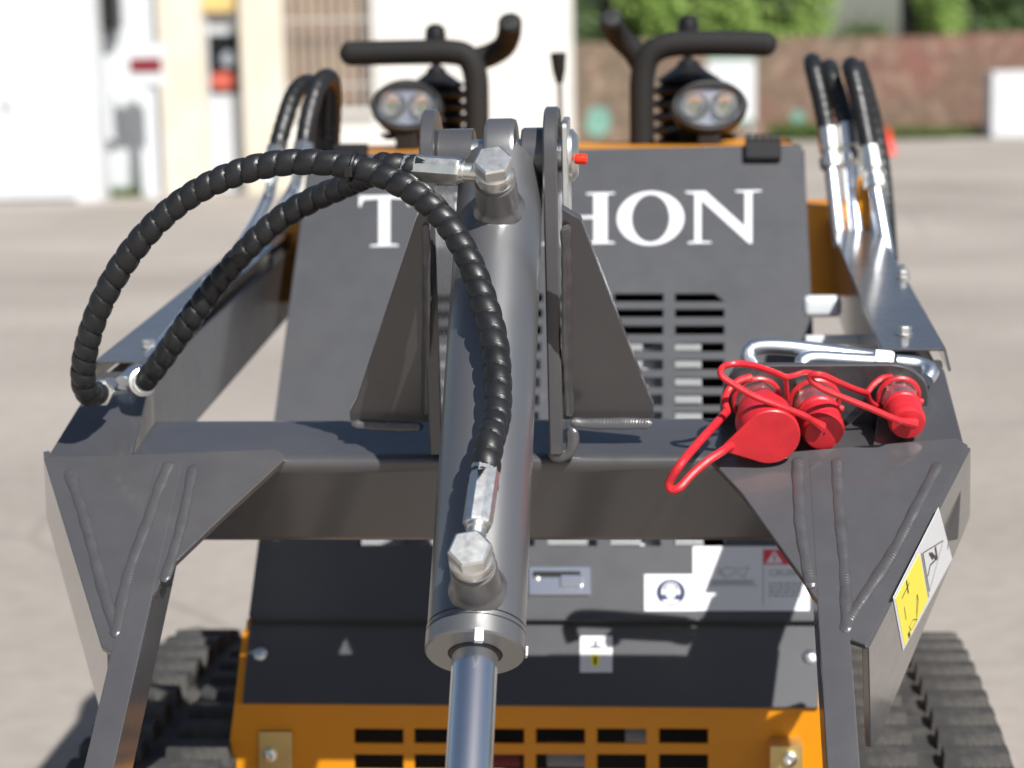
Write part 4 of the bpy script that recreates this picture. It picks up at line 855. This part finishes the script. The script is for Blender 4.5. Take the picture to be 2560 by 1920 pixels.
# side bolt on right arm; two unidentified white blurs built as blocks
hexbolt('side_bolt', at_v(2236, 680, .72), (1, 0, .1), .016, .012, 'zinc', L)
bm = bmesh.new(); add_box(bm, at_v(2055, 765, .66), (.05, .03, .028)); bev(bm, .008, 3); obj('pale_block', bm, 'whitemetal', L)
bpy.data.objects['pale_block'].name = 'white_block'
box('white_bar', at_v(2080, 850, .6), (.07, .02, .012), 'whitemetal', L, None, .003)

# ---- control handles, levers, bellows and work lights
def grip(pts, r=.0195): return tube('foam_handle', resample(spline(pts, 8), .008)[0], lambda i, k: r, 'foam', L, 18)
VH = 1.2
def lever(cx, mir, ub, yk, bx0, knobx, knoby):
    pass
hl = grip([at_v(1192, 400, VH), at_v(1192, 260, VH), at_v(1188, 185, VH), at_v(1168, 142, VH), at_v(1125, 130, VH), at_v(1050, 130, VH), at_v(950, 132, VH), at_v(878, 134, VH)])
grip([at_v(1186, 150, VH+.03), at_v(1225, 138, VH+.03), at_v(1258, 118, VH+.02), at_v(1272, 90, VH), at_v(1275, 60, VH-.03)], .0185)
hr = grip([at_v(1606, 400, VH), at_v(1605, 260, VH), at_v(1607, 190, VH), at_v(1622, 140, VH), at_v(1665, 114, VH), at_v(1740, 108, VH), at_v(1840, 108, VH), at_v(1912, 110, VH)])
grip([at_v(1606, 165, VH+.03), at_v(1585, 130, VH+.03), at_v(1555, 100, VH+.02), at_v(1535, 75, VH), at_v(1528, 50, VH-.03)], .0185)
for (x, y) in ((878, 134), (1912, 110)):
    o = at_v(x, y, VH); bm = bmesh.new(); bmesh.ops.create_uvsphere(bm, u_segments=18, v_segments=10, radius=.0194, matrix=Matrix.Translation(o)); obj('handle_end', bm, 'foam', L)
for (x, y) in ((1275, 60), (1528, 50)):
    p = at_v(x, y, VH-.03); lathe('handle_plug', [(0, 0), (.0185, 0), (.0185, .004), (.015, .008), (0, .009)], p-Vector((0, -.002, 0)), (0, -.8, .55), 'black', L, 24)
for (cx, ky, by, bw) in ((1096, 80, 168, .050), (1722, 58, 150, .056)):
    v = 1.3; b0 = at_v(cx, 372, v); t0 = at_v(cx, by, v); js = empty('joystick', (0, 0, 0), 0, L); hh = t0.z-b0.z
    prof = [(0, 0), (bw, 0)]
    nb = 5
    for k in range(nb):
        z = hh*.74*k/nb; dz = hh*.74/nb; prof += [(bw*1.0, z+dz*.2), (bw*1.06, z+dz*.45), (bw*1.0, z+dz*.7), (bw*.78, z+dz*.95)]
    prof += [(bw*.95, hh*.78), (bw*.7, hh*.84), (bw*.36, hh*.93), (bw*.25, hh), (.009, hh*1.01), (.009, hh*1.02)]
    lathe('bellows', prof, b0, (0, 0, 1), 'black', js, 32, ang=50)
    kz = at_v(cx, ky, v).z-b0.z; lathe('knob', [(.0075, hh), (.0075, kz-.03), (.015, kz-.025), (.0175, kz-.008), (.0155, kz+.006), (.009, kz+.012), (0, kz+.014)], b0, (0, 0, 1), 'black', js, 24)
def worklight(cx, cy, w_, h_, v, yaw):
    wlt = empty('work_light', (0, 0, 0), 0, L); c = at_v(cx, cy, v); n = Vector((math.sin(yaw), -math.cos(yaw), .3)).normalized(); a, b, n = frame(n)
    out = []
    for k in range(40):
        t = 2*math.pi*k/40; x = math.cos(t); y = math.sin(t); out.append(c+a*(w_*x)+b*(h_*(abs(y)**1.15)*(1 if y > 0 else -1)))
    inn_ = [c+a*(w_*.82*math.copysign(abs(math.cos(2*math.pi*k/40))**.8, math.cos(2*math.pi*k/40)))+b*(h_*.74*math.copysign(abs(math.sin(2*math.pi*k/40))**.85, math.sin(2*math.pi*k/40))) for k in range(40)]
    sheet('bezel', [out, inn_], 'black', wlt, .026, n, .003)
    sheet('reflector_plate', [[p-n*.016 for p in inn_]], 'lens', wlt, .004, n, .0004)
    sheet('housing', [[c+(p-c)*.93-n*.027 for p in out]], 'black', wlt, .03, n, .004)
    for k in range(5): sheet('cooling_fin', [[c+a*(w_*x)+b*(h_*(-.7+.35*k))-n*y for x, y in ((-.8, .058), (.8, .058), (.7, .085), (-.7, .085))]], 'black', wlt, .004, b, .0006)
    for sx in (-1, 1):
        o = c+a*(sx*w_*.4)-n*.0155
        cup = lathe('reflector_cup', [(w_*.09, .0005), (w_*.2, .003), (w_*.29, .008), (w_*.34, .0135), (w_*.375, .0145), (w_*.375, .0005)], o, n, 'lens', wlt, 28)
        lathe('led_chip', [(0, 0), (w_*.16, 0), (w_*.16, .0012), (0, .0018)], o+n*.0008, n, 'led', cup, 20)
    sheet('glass_cover', [[p-n*.001 for p in inn_]], 'glass', wlt, .0016, n, .0002)
    bm = bmesh.new(); add_box(bm, c-b*(h_+.02)-n*.03, (.034, .03, .05)); bev(bm, .004); obj('mount', bm, 'black', wlt)
    return wlt
worklight(1016, 262, .057, .042, 1.12, math.radians(4)); worklight(1774, 262, .059, .042, 1.12, math.radians(2))
lv = empty('auxiliary_lever', (0, 0, 0), 0, L); p0, p1 = at_v(1404, 380, 1.35), at_v(1399, 205, 1.35); tube('lever_rod', [p0, p1], .0042, 'zinc', lv, 10)
lathe('lever_knob', [(.0055, 0), (.0105, .02), (.0132, .046), (.0125, .05), (0, .051)], p1-Vector((0, 0, .002)), (at_v(1396, 145, 1.35)-p1), 'black', lv, 18)

# ---- rubber tracks
def track(sgn):
    tr = empty('rubber_track', (0, 0, 0), 0, L); u_in, u_out = sgn*.385-.004, sgn*.59-.004; a, b = sorted((u_in, u_out))
    ctl = [Vector((0, v, z)) for v, z in ((-.02, .06), (-.08, .12), (-.06, .24), (.05, .335), (.25, .38), (.5, .41), (.75, .42), (.92, .405), (1.02, .35), (1.06, .26), (1.02, .14), (.92, .065), (.75, .04), (.4, .04), (.1, .04))]
    P, stp = resample(spline(ctl+[ctl[0]], 10), .02); P = P[:-1]; n = len(P); bm = bmesh.new(); O, I = [], []
    nrm = []
    for i in range(n):
        t = (P[(i+1) % n]-P[i-1]).normalized(); m_ = Vector((0, -t.z, t.y)); nrm.append((t, m_))
        O.append([bm.verts.new((x, P[i].y+m_.y*.0, P[i].z)) for x in (a, b)]); I.append([bm.verts.new((x, P[i].y-m_.y*.02, P[i].z-m_.z*.02)) for x in (a, b)])
    cxy = sum((p for p in P), Vector())/n
    flip = 1 if (P[0]-cxy).dot(nrm[0][1]) > 0 else -1
    for i in range(n):
        j = (i+1) % n; bm.faces.new((O[i][0], O[i][1], O[j][1], O[j][0])); bm.faces.new((I[i][0], I[j][0], I[j][1], I[i][1])); bm.faces.new((O[i][0], O[j][0], I[j][0], I[i][0])); bm.faces.new((O[i][1], I[i][1], I[j][1], O[j][1]))
    bmesh.ops.recalc_face_normals(bm, faces=bm.faces); obj('belt', bm, 'track', tr, 60)
    me = {}
    for i in range(0, n, 3):
        t, m_ = nrm[i]; m_ = m_*flip
        for side_ in (0, 1):
            cw = .083; cx = (a+.046 if side_ == 0 else b-.046)
            key = 'lug'
            if key not in me:
                bl = bmesh.new(); add_hex8(bl, [Vector(q) for q in ((-cw/2, -.019, -.002), (cw/2, -.019, -.002), (cw/2, .019, -.002), (-cw/2, .019, -.002), (-cw/2*.95, -.013, .021), (cw/2*.95, -.013, .021), (cw/2*.95, .013, .021), (-cw/2*.95, .013, .021))])
                for k in range(9): add_box(bl, (-cw/2*.85+cw*.85*k/8, .016, .011), (.0022, .007, .018))
                finish(bl); mm = bpy.data.meshes.new('lug'); bl.to_mesh(mm); bl.free(); mm.materials.append(M['track']); me[key] = mm
            o = bpy.data.objects.new('track_lug', me[key]); C.objects.link(o); o.parent = tr
            sh = .0 if side_ else .03
            o.matrix_local = Matrix.Translation(Vector((cx, P[i].y, P[i].z))+t*sh*0) @ Matrix((Vector((1, 0, 0)), t if flip > 0 else t, m_)).transposed().to_4x4()
    sheet('track_frame', [[Vector(((u_in+u_out)/2, v, z)) for v, z in ((0, .12), (.1, .3), (.8, .38), (.95, .25), (.9, .09), (.05, .09))]], 'orange', tr, .05, (sgn, 0, 0), .002)
track(-1); track(1)
